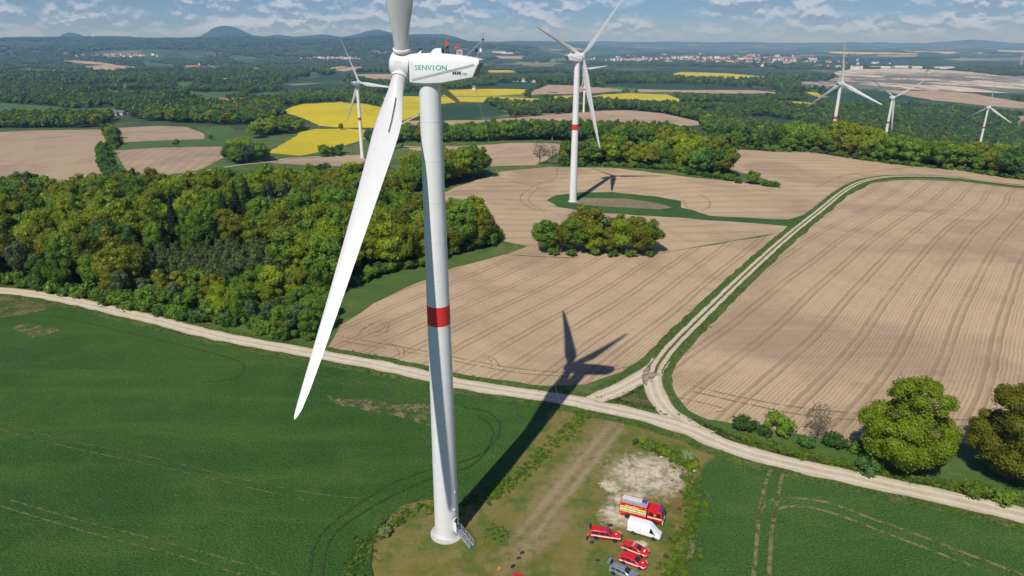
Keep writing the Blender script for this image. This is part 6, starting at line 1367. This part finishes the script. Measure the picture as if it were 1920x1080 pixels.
def clump(n, w):
    L = [(rt.uniform(-w, w), rt.uniform(-w, w), rt.uniform(5, 11), rt.uniform(7, 12), rt.uniform(6, 9)) for _ in range(n)]
    return crown(L, np.array([0, 0, 0]), .35, 2.2, 'leaf_far', .9, name='foliage')
CL = [clump(7, 24) for _ in range(3)]
PT = []
for y0, y1, sp in ((4200, 7000, 62), (7000, 12500, 105)):
    x, y = far_points(y0, y1, sp, -.9, .9)
    g2 = np.sin(x / 610 + 1.3 * np.sin(y / 900)) + np.sin(y / 720 + x / 1500) - 1.2 * ((x / y) < -.05)
    k = g2 < .2; x, y = x[k], y[k]; z = tz(x, y)
    PT += [(a, b, c - 1, rt.uniform(.8, 1.3) * (1 if y0 < 7000 else 1.5), rt.uniform(0, 6.28), int(rt.integers(3))) for a, b, c in zip(x, y, z)]
scatter('hill_forest', 'dark forest covering the distant valley and hill slopes', 'forest', PT, CL)
print('trees', cnt, len(REST), len(PT))
# ---------------- weeds and rough grass ----------------
def tuft(n, r, h, mat, w=.05):
    V, Fq = [], []
    for k in range(n):
        a, q = rt.uniform(0, 6.28), r * math.sqrt(rt.uniform()); x, y = q * math.cos(a), q * math.sin(a); t = rt.uniform(0, 6.28); hh = h * rt.uniform(.5, 1.1); lx, ly = rt.normal(size=2) * .3 * hh
        dx, dy = math.cos(t) * w, math.sin(t) * w; i = len(V)
        V += [(x - dx, y - dy, 0), (x + dx, y + dy, 0), (x + lx * .5 + dx, y + ly * .5 + dy, hh * .6), (x + lx, y + ly, hh), (x + lx * .5 - dx, y + ly * .5 - dy, hh * .6)]; Fq += [(i, i + 1, i + 2, i + 3, i + 4)]
    me = bpy.data.meshes.new('tuft'); me.from_pydata(V, [], Fq); me.materials.append(M[mat]); return me
def bramble(mat):
    L = [(rt.uniform(-.5, .5), rt.uniform(-.5, .5), rt.uniform(.2, .6), rt.uniform(.3, .5), rt.uniform(.25, .45)) for _ in range(6)]
    return crown(L, np.array([0, 0, 0]), 190, .10, mat, .7, name='bramble')
WEED = [tuft(46, .5, .55, 'leaf_green'), tuft(46, .5, .5, 'leaf_fresh'), tuft(40, .5, .42, 'leaf_twig'), bramble('leaf_green'), bramble('leaf_fresh'), bramble('leaf_dark')]
def along(pl, n, w, kinds, s0, s1):
    c = smooth_line(pl, .5); out = []
    for i in rt.integers(0, len(c), n):
        x, y = c[i] + rt.normal(size=2) * w * .5; out.append((x, y, G(x, y, 1) if abs(y) > 250 else .03, rt.uniform(s0, s1), rt.uniform(0, 6.28), int(rt.choice(kinds))))
    return out
PW = along([(17.5, 141), (14.5, 136), (4.5, 121), (-5, 108.5)], 480, 2.2, (0, 0, 1, 3), .35, .75)
PW += along([(36.6, 119), (34.2, 108), (31, 99), (26.8, 88), (24, 79)], 420, 1.8, (0, 0, 1, 3, 3), .35, .75)
PW += along([(36.6, 119), (34.2, 108), (31, 99), (26.8, 88), (24, 79)], 160, 3.6, (0, 1, 2), .6, 1.1)
PW += along([(29.5, 127), (33, 124), (37.4, 119.8)], 150, 1.6, (0, 3, 4, 5), .6, 1.4)
PW += along([(-5, 108.5), (-10, 106.5), (-17, 106), (-22, 102), (-25, 97), (-26, 90), (-24, 80)], 240, 2.0, (0, 0, 1, 2, 3), .4, .9)
PW += along([(-1, 98), (-3.5, 99.5)], 40, 2.2, (0, 0, 1), .3, .6)
RD = [r for r in RIBBONS if r[0] == 'gravel_track'][0][4]
def offset(pl, d):
    c = smooth_line(pl, 2.); g = np.gradient(c, axis=0); g /= np.linalg.norm(g, axis=1)[:, None]; return [tuple(p) for p in (c + np.stack([-g[:, 1], g[:, 0]], -1) * d)]
for d in (-3.9, 3.9):
    o_ = [p for p in offset(RD, d) if p[1] < 235]; PW += along(o_, 650, 1.3, (0, 0, 1, 2), .35, .8)
BR = [r for r in RIBBONS if r[0] == 'grass_verge']
for d in (-3.2, 3.2): PW += along(offset(BR[1][4][:9], d), 420, 1.2, (0, 0, 1, 2), .4, .8)
o_ = [p for p in offset(BR[2][4], 1.0) if p[0] > 50]; PW += along(o_, 560, 2.6, (0, 0, 1, 1, 3), .35, .8)
scatter('rough_grass', 'rough grass, weeds and brambles along the tracks and around the turbine pad', 'grass', PW, WEED)
# ---------------- air ----------------
hz = MB().box((0, 0, (ZLO + ZHI) / 2), (62000, 62000, ZHI - ZLO)); hm = bpy.data.materials.new('haze'); hm.use_nodes = True
hn = hm.node_tree; hn.nodes.remove(hn.nodes['Principled BSDF'])
pv = hn.nodes.new('ShaderNodeVolumePrincipled'); pv.inputs['Color'].default_value = (.25, .53, 1., 1); pv.inputs['Density'].default_value = 5.6e-5; pv.inputs['Absorption Color'].default_value = (1, 1, 1, 1); pv.inputs['Anisotropy'].default_value = .0
hn.links.new(pv.outputs[0], hn.nodes['Material Output'].inputs['Volume'])
tag(hz.build('haze', hm), kind='stuff')
